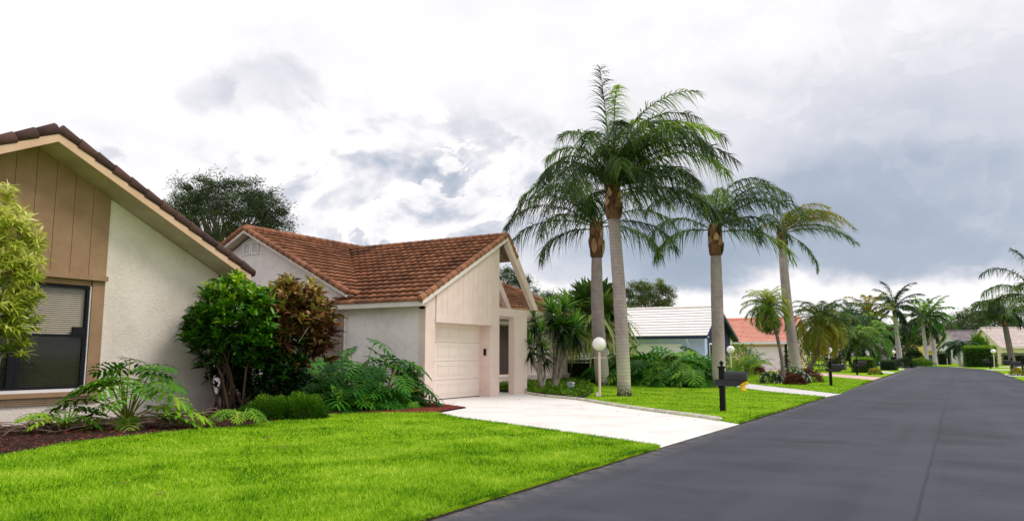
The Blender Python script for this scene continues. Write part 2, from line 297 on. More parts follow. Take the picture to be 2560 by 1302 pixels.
def trunkmat(name, c1, c2, ring=9.0, moss=True):
    m = bpy.data.materials.new(name); m.use_nodes = True; t = NT(m.node_tree); bs = t.n['Principled BSDF']; tcn = t.new('ShaderNodeTexCoord'); O = tcn.outputs['Object']
    wv = t.new('ShaderNodeTexWave', wave_type='BANDS', bands_direction='Z'); wv.inputs['Scale'].default_value = ring * .3; wv.inputs['Distortion'].default_value = 5.0; wv.inputs['Detail'].default_value = 4; wv.inputs['Detail Scale'].default_value = 2.5; t.l.new(O, wv.inputs[0])
    n = t.noise(O, 2.2, 6, .65); n2 = t.noise(O, 18, 4, .7)
    c = t.mix(t.mrange(n.outputs[0], .35, .68, 0, 1), c1, c2); c = t.mix(t.mrange(wv.outputs['Fac'], 0, .22, .28, 0), c, lin(104, 94, 94)); c = t.mix(t.mrange(n2.outputs[0], .58, .75, 0, .6), c, lin(80, 74, 68))
    if moss:
        s = t.new('ShaderNodeSeparateXYZ'); t.l.new(O, s.inputs[0]); mz = t.math('MULTIPLY', t.mrange(s.outputs[2], 2.2, .4, 0, 1), t.mrange(n.outputs[0], .4, .55, .2, .9)); c = t.mix(mz, c, lin(188, 192, 160))
        mz2 = t.math('MULTIPLY', t.mrange(s.outputs[2], .55, .10, 0, 1), t.mrange(n2.outputs[0], .42, .52, .1, 1)); c = t.mix(mz2, c, lin(44, 44, 40))
    t.l.new(c, bs.inputs['Base Color']); bs.inputs['Roughness'].default_value = .92; bs.inputs['Specular IOR Level'].default_value = .15
    h = t.math('ADD', t.math('MULTIPLY', wv.outputs['Fac'], .7), n2.outputs[0]); bn = t.new('ShaderNodeBump'); bn.inputs['Strength'].default_value = .6; bn.inputs['Distance'].default_value = .02; t.l.new(h, bn.inputs['Height']); t.l.new(bn.outputs[0], bs.inputs['Normal'])
    return m
M['trunk'] = trunkmat('trunk', lin(178, 162, 162), lin(150, 136, 138)); M['trunk_pale'] = trunkmat('trunk_pale', lin(206, 200, 198), lin(176, 168, 166), 5, False)
M['boot'] = mat('boot', lin(150, 110, 82), lin(96, 62, 46), 7, .95, .9, 20, c3=lin(60, 38, 30), stretch=(3, 3, .8))
M['boot_leaf'] = tintmat('boot_leaf', [lin(70, 46, 38), lin(150, 108, 82), lin(206, 168, 138)], .95, .6, 40)

# ------------------------------------------------------------------ mesh builder
ORG = {}
class MB:
    def __init__(s): s.v = []; s.f = {}; s.tn = {}; s.nv = 0
    def add(s, V, F, tint=.5):
        V = np.asarray(V, float).reshape(-1, 3); F = np.asarray(F, int)
        if F.ndim == 1: F = F[None, :]
        k = F.shape[1]; s.v.append(V); s.f.setdefault(k, []).append(F + s.nv); s.nv += len(V)
        s.tn.setdefault(k, []).append(np.broadcast_to(np.asarray(tint, float), (len(F),)).copy())
    def box(s, x0, x1, y0, y1, z0, z1, tint=.5):
        V = [(x, y, z) for z in (z0, z1) for y in (y0, y1) for x in (x0, x1)]
        s.add(V, [(0, 2, 3, 1), (4, 5, 7, 6), (0, 1, 5, 4), (2, 6, 7, 3), (0, 4, 6, 2), (1, 3, 7, 5)], tint)
    def prism(s, poly, axis, a, b, tint=.5):
        """poly: 2-D outline in the two other axes (x: (y,z); y: (x,z); z: (x,y)), extruded from a to b"""
        n = len(poly)
        def mk(p, c): return {'x': (c, p[0], p[1]), 'y': (p[0], c, p[1]), 'z': (p[0], p[1], c)}[axis]
        V = [mk(p, a) for p in poly] + [mk(p, b) for p in poly]; s.add(V, np.arange(n)[None, ::-1], tint); base = s.nv - 2 * n
        def face(ix):
            F = np.array([ix]) + base; k = len(ix); s.f.setdefault(k, []).append(F); s.tn.setdefault(k, []).append(np.array([tint], float))
        face(list(range(n, 2 * n)))
        for i in range(n): face([i, (i + 1) % n, n + (i + 1) % n, n + i])
    def beam(s, p, q, wd, ht, up=(0, 0, 1), tint=.5):
        p = np.array(p, float); q = np.array(q, float); d = q - p; d /= np.linalg.norm(d); u = np.array(up, float); sd = np.cross(d, u); sd /= np.linalg.norm(sd); u = np.cross(sd, d)
        V = [e + sd * a * wd / 2 + u * b * ht / 2 for e in (p, q) for b in (-1, 1) for a in (-1, 1)]
        s.add(V, [(0, 2, 3, 1), (4, 5, 7, 6), (0, 1, 5, 4), (2, 6, 7, 3), (0, 4, 6, 2), (1, 3, 7, 5)], tint)
    def tube(s, pts, rad, n=8, cap=True, tint=.5, jit=0.0, rng=None):
        pts = np.asarray(pts, float); m = len(pts); rad = np.broadcast_to(np.asarray(rad, float), (m,))
        T = np.gradient(pts, axis=0); T /= np.linalg.norm(T, axis=1)[:, None] + 1e-9
        ref = np.array([0, 1, 0.]) if abs(T[0, 2]) > .8 else np.array([0, 0, 1.])
        V = []
        for i in range(m):
            a = np.cross(T[i], ref); a /= np.linalg.norm(a) + 1e-9; b = np.cross(T[i], a); th = np.arange(n) * 2 * math.pi / n
            rr = rad[i] * (1 + (rng.normal(0, jit, n) if jit else 0)); V.append(pts[i] + (np.cos(th) * rr)[:, None] * a + (np.sin(th) * rr)[:, None] * b)
        F = [(i * n + j, i * n + (j + 1) % n, (i + 1) * n + (j + 1) % n, (i + 1) * n + j) for i in range(m - 1) for j in range(n)]
        s.add(np.concatenate(V), F, tint); base = s.nv - m * n
        if cap and n > 2:
            for ix in (list(range(n))[::-1], list(range((m - 1) * n, m * n))):
                s.f.setdefault(n, []).append(np.array([ix]) + base); s.tn.setdefault(n, []).append(np.array([tint], float))
    def lathe(s, c, prof, n=16, tint=.5):
        s.tube([(c[0], c[1], c[2] + z) for r, z in prof], [max(r, 1e-4) for r, z in prof], n, True, tint)
    def sphere(s, c, r, nu=20, nv=12, sz=1.0, tint=.5):
        prof = [(r * math.sin(math.pi * i / nv), -r * sz * math.cos(math.pi * i / nv)) for i in range(nv + 1)]
        V = []; c = np.array(c)
        for rr, z in prof:
            th = np.arange(nu) * 2 * math.pi / nu; V.append(np.stack([c[0] + rr * np.cos(th), c[1] + rr * np.sin(th), np.full(nu, c[2] + z)], 1))
        F = [(i * nu + j, i * nu + (j + 1) % nu, (i + 1) * nu + (j + 1) % nu, (i + 1) * nu + j) for i in range(nv) for j in range(nu)]
        s.add(np.concatenate(V), F, tint)
    def build(s, name, m, parent=None, smooth=False, loc=None):
        V = np.concatenate(s.v); org = np.array(ORG.get(parent.name, (0, 0, 0))) if parent else np.array(loc if loc is not None else (0, 0, 0), float)
        V = V - org; me = bpy.data.meshes.new(name); me.vertices.add(len(V)); me.vertices.foreach_set('co', V.astype(np.float32).ravel())
        loops = []; starts = []; tot = []; tn = []; o = 0
        for k in s.f:
            A = np.concatenate(s.f[k]); loops.append(A.ravel()); starts.append(o + np.arange(len(A)) * k); o += A.size; tot.append(np.full(len(A), k)); tn.append(np.concatenate(s.tn[k]))
        L = np.concatenate(loops); S = np.concatenate(starts); me.loops.add(len(L)); me.loops.foreach_set('vertex_index', L.astype(np.int32)); me.polygons.add(len(S))
        me.polygons.foreach_set('loop_start', S.astype(np.int32)); me.polygons.foreach_set('loop_total', np.concatenate(tot).astype(np.int32))
        me.polygons.foreach_set('use_smooth', np.full(len(S), bool(smooth)))
        me.update(calc_edges=True); at_ = me.attributes.new('tint', 'FLOAT', 'FACE'); at_.data.foreach_set('value', np.concatenate(tn).astype(np.float32))
        me.validate(); me.materials.append(m if not isinstance(m, str) else M[m])
        ob = bpy.data.objects.new(name, me); COL.objects.link(ob)
        if parent: ob.parent = parent
        else: ob.location = org
        ORG[ob.name] = tuple(org); return ob
def tag(o, label=None, cat=None, group=None, kind=None):
    if label: o['label'] = label
    if cat: o['category'] = cat
    if group: o['group'] = group
    if kind: o['kind'] = kind
    return o
def thing(name, loc, label, cat, group=None):
    o = bpy.data.objects.new(name, None); COL.objects.link(o); o.location = loc; o.empty_display_size = .3; ORG[o.name] = tuple(loc)
    return tag(o, label, cat, group)
def kids(o): return [c for c in o.children]
def copy_tree(o, parent=None):
    c = o.copy(); COL.objects.link(c)
    if parent: c.parent = parent
    for ch in kids(o): copy_tree(ch, c)
    return c
def place(root, loc, rz=0, s=1.0, label=None, group=None):
    root.location = loc; root.rotation_euler = (0, 0, rz); root.scale = (s, s, s)
    return tag(root, label, None, group)

def unit(A): A = np.asarray(A, float); return A / (np.linalg.norm(A, axis=-1, keepdims=True) + 1e-9)
def leaves(mb, P, D, L, W, droop=0.0, seg=3, prof='lance', tint=None, rng=None, wind=None, roll=.6, S=None, fold=0.0):
    P = np.asarray(P, float); N = len(P); D = unit(D); L = np.broadcast_to(np.asarray(L, float), (N,)); W = np.broadcast_to(np.asarray(W, float), (N,)); droop = np.broadcast_to(np.asarray(droop, float), (N,))
    if S is None: S = np.cross(D, np.array([0, 0, 1.])) + (rng.normal(0, roll, (N, 3)) if rng is not None else 0); S = S - D * (S * D).sum(1, keepdims=True)
    S = unit(S); V = np.zeros((N, seg + 1, 2, 3))
    for k in range(seg + 1):
        t = k / seg; c = P + D * (L * t)[:, None]; c[:, 2] -= droop * L * t * t
        if wind is not None: c = c + np.asarray(wind) * (L * t * t)[:, None]
        wv = {'lance': math.sin(math.pi * (.06 + .90 * t)) + .02, 'strap': (1 - t ** 2.2) * .9 + .06, 'blade': 1 - t * .93, 'oval': math.sin(math.pi * (.1 + .84 * t)) ** .7}[prof]
        V[:, k, 0] = c - S * (W * wv / 2)[:, None]; V[:, k, 1] = c + S * (W * wv / 2)[:, None]
    b = np.arange(N)[:, None] * (seg + 1) * 2 + np.arange(seg)[None, :] * 2
    F = np.stack([b, b + 1, b + 3, b + 2], -1).reshape(-1, 4)
    if tint is None: tint = rng.random(N) if rng is not None else np.full(N, .5)
    mb.add(V.reshape(-1, 3), F, np.repeat(np.broadcast_to(tint, (N,)), seg))
def rnd_dirs(rng, n, zmin=-1, zmax=1):
    z = rng.uniform(zmin, zmax, n); a = rng.uniform(0, 2 * math.pi, n); r = np.sqrt(1 - z * z); return np.stack([r * np.cos(a), r * np.sin(a), z], 1)
def inpoly(pts, poly):
    x, y = pts[:, 0], pts[:, 1]; r = np.zeros(len(pts), bool); n = len(poly)
    for i in range(n):
        x1, y1 = poly[i]; x2, y2 = poly[(i + 1) % n]
        with np.errstate(divide='ignore', invalid='ignore'): c = ((y1 > y) != (y2 > y)) & (x < (x2 - x1) * (y - y1) / (y2 - y1) + x1)
        r ^= c
    return r

# ------------------------------------------------------------------ ground, road, drives
def sheet(name, poly, z, m, thick=0.0):
    bm = bmesh.new(); vs = [bm.verts.new((x, y, z)) for x, y in poly]; f = bm.faces.new(vs)
    if f.normal.z < 0: f.normal_flip()
    if thick:
        r = bmesh.ops.extrude_face_region(bm, geom=[f]); 
        for v in [e for e in r['geom'] if isinstance(e, bmesh.types.BMVert)]: v.co.z -= thick
        bm.normal_update()
    bmesh.ops.recalc_face_normals(bm, faces=bm.faces); bmesh.ops.triangulate(bm, faces=[f for f in bm.faces if len(f.verts) > 4])
    me = bpy.data.meshes.new(name); bm.to_mesh(me); bm.free(); me.materials.append(M[m]); o = bpy.data.objects.new(name, me); COL.objects.link(o); o['kind'] = 'structure'; return o
def smooth_poly(pts, sub=6):
    out = []; n = len(pts)
    for i in range(n - 1):
        p0 = np.array(pts[max(i - 1, 0)]); p1 = np.array(pts[i]); p2 = np.array(pts[i + 1]); p3 = np.array(pts[min(i + 2, n - 1)])
        for k in range(sub):
            t = k / sub; out.append(tuple(.5 * (2 * p1 + (p2 - p0) * t + (2 * p0 - 5 * p1 + 4 * p2 - p3) * t * t + (3 * p1 - p0 - 3 * p2 + p3) * t ** 3)))
    out.append(tuple(pts[-1])); return out
sheet('ground', [(-900, -300), (900, -300), (900, 1500), (-900, 1500)], -.06, 'lawn')
road_left = [(-4.05, -30), (-4.02, 5), (-3.98, 12), (-3.92, 20), (-3.9, 30), (-4.1, 45), (-4.4, 74), (-4.9, 92), (-6.2, 101), (-10, 106), (-18, 108.5), (-60, 110)]
road_right = [(-60, 122), (-18, 122), (-9.5, 121), (-4.5, 114), (-.6, 104), (1.9, 91.5), (2.8, 78), (2.95, 60), (2.95, 40), (2.95, -30)]
sheet('road', road_left + road_right, 0.0, 'asphalt')
NEAR = [(-10.95, 14.95), (-9.6, 14.0), (-7.6, 13.1), (-6.0, 12.3), (-4.9, 11.75), (-3.99, 11.25)]
EDGE = smooth_poly([(-14.0, 24.75), (-13.5, 24.15), (-12.2, 23.0), (-10.3, 21.7), (-8.4, 19.85), (-6.56, 18.2), (-5.0, 16.95), (-3.93, 15.85)], 5)
drive1 = [(-3.99, 11.25)] + EDGE[::-1] + [(-17.4, 25.2), (-17.4, 22.5), (-14.4, 22.5), (-14.4, 18.4), (-13.9, 18.4), (-11.4, 17.0)] + NEAR[:-1]
sheet('driveway', drive1, .010, 'concrete')
MUL = smooth_poly([(-11.6, -10), (-11.4, 3), (-11.42, 5.5), (-12.15, 7.0), (-12.3, 9.0), (-12.15, 10.2), (-12.5, 12.2), (-12.7, 13.2), (-12.2, 14.1), (-10.98, 14.95)], 5)
lawn1 = [(-4.07, -10), (-4.04, 5), (-4.0, 11.24)] + NEAR[::-1][1:] + MUL[::-1]
sheet('lawn', lawn1, .03, 'lawn', .09)
sheet('mulch_bed', MUL + [(-11.4, 16.95), (-13.9, 18.35), (-30, 18.35), (-30, -10)], .035, 'mulch_dark', .09)
sheet('mulch_bed', [(-11.05, 15.0), (-11.42, 16.93), (-13.8, 18.3), (-15.3, 18.25), (-14.5, 15.4), (-13.3, 14.6), (-12.1, 14.3)], .045, 'mulch')
D2N = [(-3.95, 27.3), (-5.2, 28.7), (-6.8, 30.7), (-9.9, 35.7), (-14.5, 43.5), (-16.5, 47.8)]; D2F = [(-3.75, 30.0), (-4.6, 31.3), (-8.2, 37.1), (-9.3, 39.1), (-12.6, 45), (-13.9, 47.8)]
sheet('driveway', D2N + D2F[::-1], .010, 'concrete_white')
D3N = [(-4.2, 47), (-8.8, 57.2), (-14.5, 70), (-19, 77.8)]; D3F = [(-4.3, 54.2), (-10, 65.8), (-14.6, 77.8)]
sheet('driveway', D3N + D3F[::-1], .010, 'paver_pink')
BED2 = [(-14.1, 24.75), (-13.5, 24.2), (-12.2, 23.05), (-10.45, 21.9), (-10.6, 22.8), (-12.0, 26.5), (-14.5, 31.5), (-17.4, 37), (-17.4, 25.2)]
lawn2 = [(-3.99, 15.9)] + EDGE[::-1][1:-4] + [(-10.5, 21.95), (-10.6, 22.8), (-12.0, 26.5), (-14.5, 31.5), (-17.4, 37), (-22, 47)] + D2N[::-1][1:]
sheet('lawn', lawn2, .03, 'lawn', .09)
sheet('planting_bed', BED2, .04, 'mulch_dark', .09)
lawn3 = [(-3.85, 30.05)] + D2F[1:] + [(-13.9, 60), (-19, 76)] + D3N[::-1][1:] ; lawn3[-1] = (-4.2, 46.9)
sheet('lawn', lawn3, .03, 'lawn', .09)
lawn4 = [(-4.3, 54.3), (-10, 65.9), (-14.6, 77.9), (-40, 90), (-40, 108.9), (-18, 108.3), (-10, 105.8), (-6.3, 100.8), (-5, 92), (-4.5, 74)]
sheet('lawn', lawn4, .03, 'lawn', .09)
sheet('lawn', [(3.0, -30), (3.0, 60), (2.85, 78), (1.95, 91.5), (-.5, 104), (-4.4, 114.1), (-9.4, 121.2), (-18, 122.2), (-60, 122.2), (-60, 240), (120, 240), (120, -30)], .03, 'lawn', .09)
for p in ([(-4.4, 64.5), (-4.5, 69.5), (-7.0, 79), (-7.0, 72.5)], [(-4.5, 80), (-4.6, 84), (-6.6, 92), (-6.6, 86.5)]): sheet('driveway', p, .036, 'concrete_white')
for p in ([(2.85, 60), (2.8, 66.5), (5, 69), (8, 69), (8, 63), (5, 61)], [(2.4, 84), (2.1, 88), (6, 90), (12, 90), (12, 85)], [(-.2, 103), (-1.4, 106), (6, 112), (14, 112), (14, 108), (6, 107)], [(-5.8, 116), (-7.5, 118.5), (-7, 128), (-2, 128), (-3.5, 120)]): sheet('driveway', p, .036, 'concrete_white')

for (ya, yb_) in ((-10, 11.2), (15.9, 27.2), (30.1, 46.9), (54.4, 74)):
    ys = np.arange(ya, yb_, .35); xr = np.interp(ys, [p[1] for p in road_left[:7]], [p[0] for p in road_left[:7]]); rg = np.random.default_rng(int(yb_)); sheet('soil_edge', [(x - .12, y) for x, y in zip(xr, ys)][::-1] + [(x + .015 + .03 * rg.random(), y) for x, y in zip(xr, ys)], .004, 'mulch_dark')
# rounded edging stones along the drive
mb = MB(); rng = np.random.default_rng(3)
E2 = [np.array([*p, .025]) for p in EDGE[1:-3]]; k0 = 0
for cnt in (7, 8, 9, 12):
    seg_ = E2[k0:k0 + cnt + 1]; k0 += cnt
    if len(seg_) < 2: break
    seg_ = [q.copy() for q in seg_]; seg_[-1] = seg_[-1] * .985 + seg_[-2] * .015; mb.tube(seg_, .066, 10, True, rng.random())
tag(mb.build('drive_edging', 'kerb', None, True), 'rounded pale concrete edging curving along the near driveway beside the lawn', 'edging')

# ------------------------------------------------------------------ grass
def grass(poly, dens, zbase, hmin, hmax, wd, rmin, rmax, seed, seg=2, mb=None):
    rng = np.random.default_rng(seed); P = np.array(poly); x0, y0 = P.min(0); x1, y1 = P.max(0); x0 = max(x0, -30); y0 = max(y0, 1.5); y1 = min(y1, 70)
    n = int((x1 - x0) * (y1 - y0) * dens); q = rng.uniform((x0, y0), (x1, y1), (n, 2)); r = np.hypot(q[:, 0], q[:, 1]); q = q[(r > rmin) & (r < rmax)]
    rx = q[:, 0] * math.cos(YAW) + q[:, 1] * math.sin(YAW); fw = -q[:, 0] * math.sin(YAW) + q[:, 1] * math.cos(YAW); q = q[(fw > .5) & (np.abs(rx) < fw * .74 + .8)]
    q = q[inpoly(q, poly)]; n = len(q)
    D = np.stack([rng.normal(0, .45, n), rng.normal(0, .45, n), np.ones(n)], 1)
    cl = .75 + .5 * np.sin(q[:, 0] * 2.3 + 1.3 * np.sin(q[:, 1] * 1.7)) * np.sin(q[:, 1] * 2.9 + q[:, 0])
    X_, Y_ = q[:, 0], q[:, 1]; pn = sum(np.sin(X_ * a + Y_ * b + c) for a, b, c in ((1.1, .7, 0), (-.9, 1.6, 2), (2.7, -1.3, 4), (3.9, 4.6, 1), (-6.1, 3.3, 5), (7.3, 8.2, 3))) / 3.2; cl = np.clip(pn, -1, 1)
    L = rng.uniform(hmin, hmax, n) * (1 + .12 * cl)
    leaves(mb, np.column_stack([q, np.full(n, zbase)]), D, L, wd * rng.uniform(.7, 1.3, n), rng.uniform(0, .5, n), seg, 'blade', np.clip(rng.beta(1.6, 1.8, n) - .07 * cl - .12 * (pn > .8), 0, 1), rng, roll=1.0)
g = MB()
grass(lawn1, 3200, .03, .03, .085, .007, 0, 8.5, 11, 2, g)
grass(lawn1, 1600, .03, .03, .075, .0095, 8.5, 12.5, 12, 2, g)
grass(lawn1, 750, .03, .03, .06, .014, 12.5, 22, 13, 2, g)
grass(lawn2, 520, .03, .02, .05, .016, 12, 24, 14, 1, g)
grass(lawn2, 260, .03, .02, .05, .024, 24, 45, 15, 1, g)
grass(lawn3, 110, .03, .02, .05, .04, 25, 60, 16, 1, g)
# shaggy verge overhanging the asphalt
for (a, b, dens, wd, ln) in ((2.0, 11.2, 1000, .008, .085), (16.0, 27.2, 300, .016, .08), (30.1, 46.5, 110, .03, .08)):
    rng = np.random.default_rng(int(a * 7)); n = int((b - a) * dens); yy = rng.uniform(a, b, n); xx = np.interp(yy, [p[1] for p in road_left[:7]], [p[0] for p in road_left[:7]]) - .05 - np.abs(rng.normal(0, .04, n)) + .035 * np.sin(yy * 3.1) * np.sin(yy * 7.7 + 1)
    D = np.stack([rng.normal(.75, .4, n), rng.normal(0, .5, n), rng.uniform(.3, 1, n)], 1); leaves(g, np.column_stack([xx, yy, np.full(n, .02)]), D, ln * rng.uniform(.6, 1.3, n), wd, .45, 2, 'blade', rng.beta(1.6, 3, n), rng, roll=1.0)
def verge(line, dens, ln, wd, seed, sgn=1):
    rng = np.random.default_rng(seed)
    for a, b in zip(line[:-1], line[1:]):
        a = np.array(a); b = np.array(b); d = b - a; L = np.linalg.norm(d); nrm = np.array([-d[1], d[0]]) / L * sgn; n = int(L * dens)
        if n < 1: continue
        q = a + rng.random((n, 1)) * d - nrm * np.abs(rng.normal(0, .05, (n, 1))); lean = rng.uniform(.1, 1.0, n) * (1 + .4 * np.sin(q[:, 0] * 5 + q[:, 1] * 3)); D = np.column_stack([nrm[0] * lean + rng.normal(0, .4, n), nrm[1] * lean + rng.normal(0, .4, n), rng.uniform(.4, 1, n)])
        leaves(g, np.column_stack([q, np.full(n, .025)]), D, ln * rng.uniform(.5, 1.4, n), wd, .4, 2, 'blade', rng.beta(1.8, 2.4, n), rng, roll=1.0)
verge(NEAR, 300, .09, .011, 31, 1); verge(EDGE[::-1][:-6], 130, .07, .016, 32, -1); verge(MUL[6:], 260, .09, .010, 33, 1); verge(D2N[:4], 60, .08, .03, 34, 1); verge(D2F[:4], 50, .08, .03, 35, -1)
tag(g.build('grass', 'grass'), 'short bright green lawn grass covering the front yards', 'grass', kind='stuff')

# ------------------------------------------------------------------ roofs
def slope(mb, o, u, v, Lu, Lv, period=.30, course=.35, amp=.034, step=.055, clip=None, seed=0, mode='wave'):
    rng = np.random.default_rng(seed); o = np.array(o, float); u = unit(u); v = unit(v); n = np.cross(u, v); n = n if n[2] > 0 else -n
    sp = 8 if mode == 'wave' else 2; nu = max(2, int(round(Lu / period)) * sp); U = np.linspace(0, Lu, nu + 1); nc = int(math.ceil(Lv / course))
    if mode == 'wave': ph = (U / period) % 1; hw = amp * (np.cos(ph * 2 * math.pi) * .5 + .5) ** .7
    else: hw = np.zeros(nu + 1)
    V = []; F = []; T = []; base = 0; tt = rng.random((nc, nu // sp + 2))
    for c in range(nc):
        for (lv, h) in ((c * course - .03 * (c > 0), step), (min((c + 1) * course, Lv), 0.0)):
            V.append(o + np.outer(U, u) + v * lv + np.outer(hw * (1.0 if h else .8) + h, n))
        V.append(o + np.outer(U, u) + v * (c * course - .03 * (c > 0) + (.07 if c else .0)) - n * .012 * np.ones((nu + 1, 1)) + np.outer(hw * .6, n))
        b = c * 3 * (nu + 1); i = np.arange(nu); cu = (U[:-1] + U[1:]) / 2; ok = np.ones(nu, bool)
        if clip is not None: ok = clip(cu, np.full(nu, (c + .5) * course))
        i = i[ok]; tv = tt[c, i // sp]
        F.append(np.stack([b + i, b + i + 1, b + nu + 1 + i + 1, b + nu + 1 + i], 1)); T.append(tv)
        F.append(np.stack([b + 2 * (nu + 1) + i, b + 2 * (nu + 1) + i + 1, b + i + 1, b + i], 1)); T.append(tv)
    mb.add(np.concatenate(V), np.concatenate(F), np.concatenate(T))
def barrels(mb, p, q, r=.1, seg=.36, seed=0):
    rng = np.random.default_rng(seed); p = np.array(p, float); q = np.array(q, float); L = np.linalg.norm(q - p); n = max(1, int(round(L / seg))); d = (q - p) / L; s = L / n
    for i in range(n):
        a = p + d * (i * s - .03); b = p + d * ((i + 1) * s); mb.tube([a, a + d * .01, b], [r * 1.08, r * 1.1, r * .90], 10, True, rng.random() * .8)

# ============ HOUSE 1 (left) : tan and white gable house ============
h1 = thing('house', (-20, 8, 0), 'white stucco house at the left edge with tan board gable and dark brown tile roof', 'house')
WX, AY, AZ, SL = -16.0, 7.99, 5.63, .484
zs = lambda y: AZ - SL * abs(y - AY)
mb = MB(); mb.prism([(9.61, 0), (12.55, 0), (12.55, zs(12.55)), (9.61, zs(9.61))], 'x', WX - .2, WX)
mb.box(WX - .2, WX, 2.5, 9.61, 0, .55); mb.box(WX - .35, WX - .2, 2.5, 5.6, .55, 3.0)
mb.box(-28, WX - .2, 12.35, 12.55, 0, 3.38); mb.box(-28, WX - .2, 3.0, 3.2, 0, 3.1)
mb.build('wall', 'stucco_white', h1)
mb = MB(); mb.box(WX - .3, WX - .26, 5.6, 9.5, .56, 3.0); mb.build('dark_backing', mat('dark_backing', lin(60, 54, 48), None, 4), h1)  # dark panel added behind the blinds, its colour stands in for the unlit room
mb = MB(); y = 9.61; wd = .40; top = lambda y: zs(y)
while y > 3.4:
    a, b = y - wd + .010, y
    poly = [(a, 3.11), (b, 3.11), (b, top(b) + .02)] + ([(AY, AZ + .02)] if a < AY < b else []) + [(a, top(a) + .02)]
    mb.prism(poly, 'x', WX - .06, WX + .035); y -= wd
mb.box(WX - .08, WX - .02, 3.2, 9.60, 3.0, 5.5 - 1.5)
mb.box(WX - .14, WX - .02, 3.2, 9.33, 2.88, 2.998)
mb.build('board_siding', 'siding_tan', h1)
mb = MB(); mb.box(WX + .0, WX + .10, 3.2, 9.63, 3.0, 3.105); mb.box(WX - .1, WX + .02, 9.34, 9.612, .57, 2.998); mb.box(WX - .1, WX + .10, 3.2, 9.64, .56, .655)
for k in range(4): mb.box(WX, WX + .07 - .008 * k, 3.2, 9.60, .535 - .04 * k, .552 - .04 * k)
mb.build('window_trim', 'siding_tan', h1)
def window1(y0, y1, z0, z1, X):
    f = MB(); t = .055; f.box(X - .06, X, y0, y1, z1 - t, z1); f.box(X - .06, X, y0, y1, z0, z0 + t * .7); f.box(X - .06, X, y0, y0 + t, z0 + t * .7, z1 - t); f.box(X - .06, X, y1 - t, y1, z0 + t * .7, z1 - t)
    zm = z0 + (z1 - z0) * .505; f.box(X - .05, X + .012, y0 + t, y1 - t, zm - .03, zm + .035)
    f.box(X - .055, X - .005, y0 + t, y0 + t + .03, z0 + .05, zm - .03); f.box(X - .055, X - .005, y1 - t - .03, y1 - t, z0 + .05, zm - .03); f.box(X - .03, X + .02, y1 - t - .26, y1 - t, zm + .035, zm + .19)
    w_ = f.build('window', 'black_metal', h1)
    b = MB(); zz = z0 + .05; 
    while zz < z1 - .05:
        b.add([(X - .125, y0 + .03, zz + .030), (X - .125, y1 - .03, zz + .030), (X - .105, y1 - .03, zz), (X - .105, y0 + .03, zz)], [(0, 1, 2, 3)]); zz += .043
    b.build('blind', 'blind', w_)
    p = MB(); p.box(X - .045, X - .040, y0 + t, y1 - t, zm + .035, z1 - t); p.build('pane', 'pane', w_)
    p = MB(); p.box(X - .030, X - .026, y0 + t, y1 - t, z0 + .04, zm - .03); p.build('insect_screen', 'screen', w_)
window1(7.93, 9.31, .72, 2.86, WX - .03); window1(6.5, 7.87, .72, 2.86, WX - .03)
mb = MB(); mb.box(WX - .09, WX - .035, 7.87, 7.93, .72, 2.86); mb.build('mullion', 'black_metal', h1)
mb = MB(); mb.box(WX - .12, WX + .045, 3.2, 9.36, .655, .715); mb.box(WX - .1, WX - .01, 9.312, 9.338, .72, 2.878); mb.build('sill', 'white_paint', h1)
FX = -15.2; mb = MB()
for sg, ye in ((1, 12.9), (-1, 3.1)):
    mb.prism([(AY, AZ), (ye, zs(ye)), (ye, zs(ye) + .185), (AY, AZ + .185)], 'x', FX - .05, FX)
mb.box(-27, FX - .05, 12.85, 12.9, zs(12.9), zs(12.9) + .16); mb.build('fascia', 'trim_tan', h1)
mb = MB()
for ye in (12.85, 3.15): mb.prism([(AY, AZ + .01), (ye, zs(ye) + .01), (ye, zs(ye) + .06), (AY, AZ + .06)], 'x', -27.5, FX - .052)
mb.build('soffit', 'soffit', h1)
mb = MB(); zt = AZ + .17; nv = np.array([0, -1, SL]); ye = 13.0
slope(mb, (FX, ye, zt - SL * (ye - AY)), (-1, 0, 0), (0, -1, SL), 12.3, math.hypot(ye - AY, SL * (ye - AY)), seed=1)
slope(mb, (FX, 2.98, zt - SL * (ye - AY)), (-1, 0, 0), (0, 1, SL), 12.3, math.hypot(ye - AY, SL * (ye - AY)), seed=2)
barrels(mb, (FX - .07, AY + .06, zt + .07), (FX - .07, ye, zt - SL * (ye - AY) + .07), .12, .42, 1); barrels(mb, (FX - .07, AY - .06, zt + .07), (FX - .07, 3.0, zt - SL * 4.99 + .07), .12, .42, 2); barrels(mb, (FX - .3, AY, zt + .06), (-27.4, AY, zt + .06), .13, .42, 3)
mb.build('roof', 'tile_dark', h1, True)

# ============ HOUSE 2 : brown tiles, garage, open rafters ============
h2 = thing('house', (-18, 24, 0), 'pink stucco house with brown tile roof, garage door and open slanted beams', 'house')
GX = -13.8; EY, EZ, GS = 17.92, 2.90, .524; AY2 = 22.9; AZ2 = EZ + GS * (AY2 - EY)
zg = lambda y: EZ + GS * (y - EY)
mb = MB(); mb.box(GX - .25, GX, 18.3, 18.79, 0, zg(18.79) - .02)
mb.prism([(22.0, 0), (22.58, 0), (22.58, zg(22.58) + .02), (22.0, zg(22.0) + .02)], 'x', GX - .55, GX)
mb.prism([(18.3, zg(18.3) - .3), (18.79, 2.45), (22.0, 2.45), (22.0, zg(22.0)), (18.3, zg(18.3))], 'x', GX - .24, GX - .03)
mb.box(-17.5, GX - .55, 22.38, 22.58, 0, 3.6); mb.box(GX - .55, GX - .25, 18.5, 18.79, 0, 2.45); mb.box(GX - .5, GX - .25, 18.79, 22.0, 2.41, 2.6)
mb.build('garage_wall', 'stucco_pink', h2)
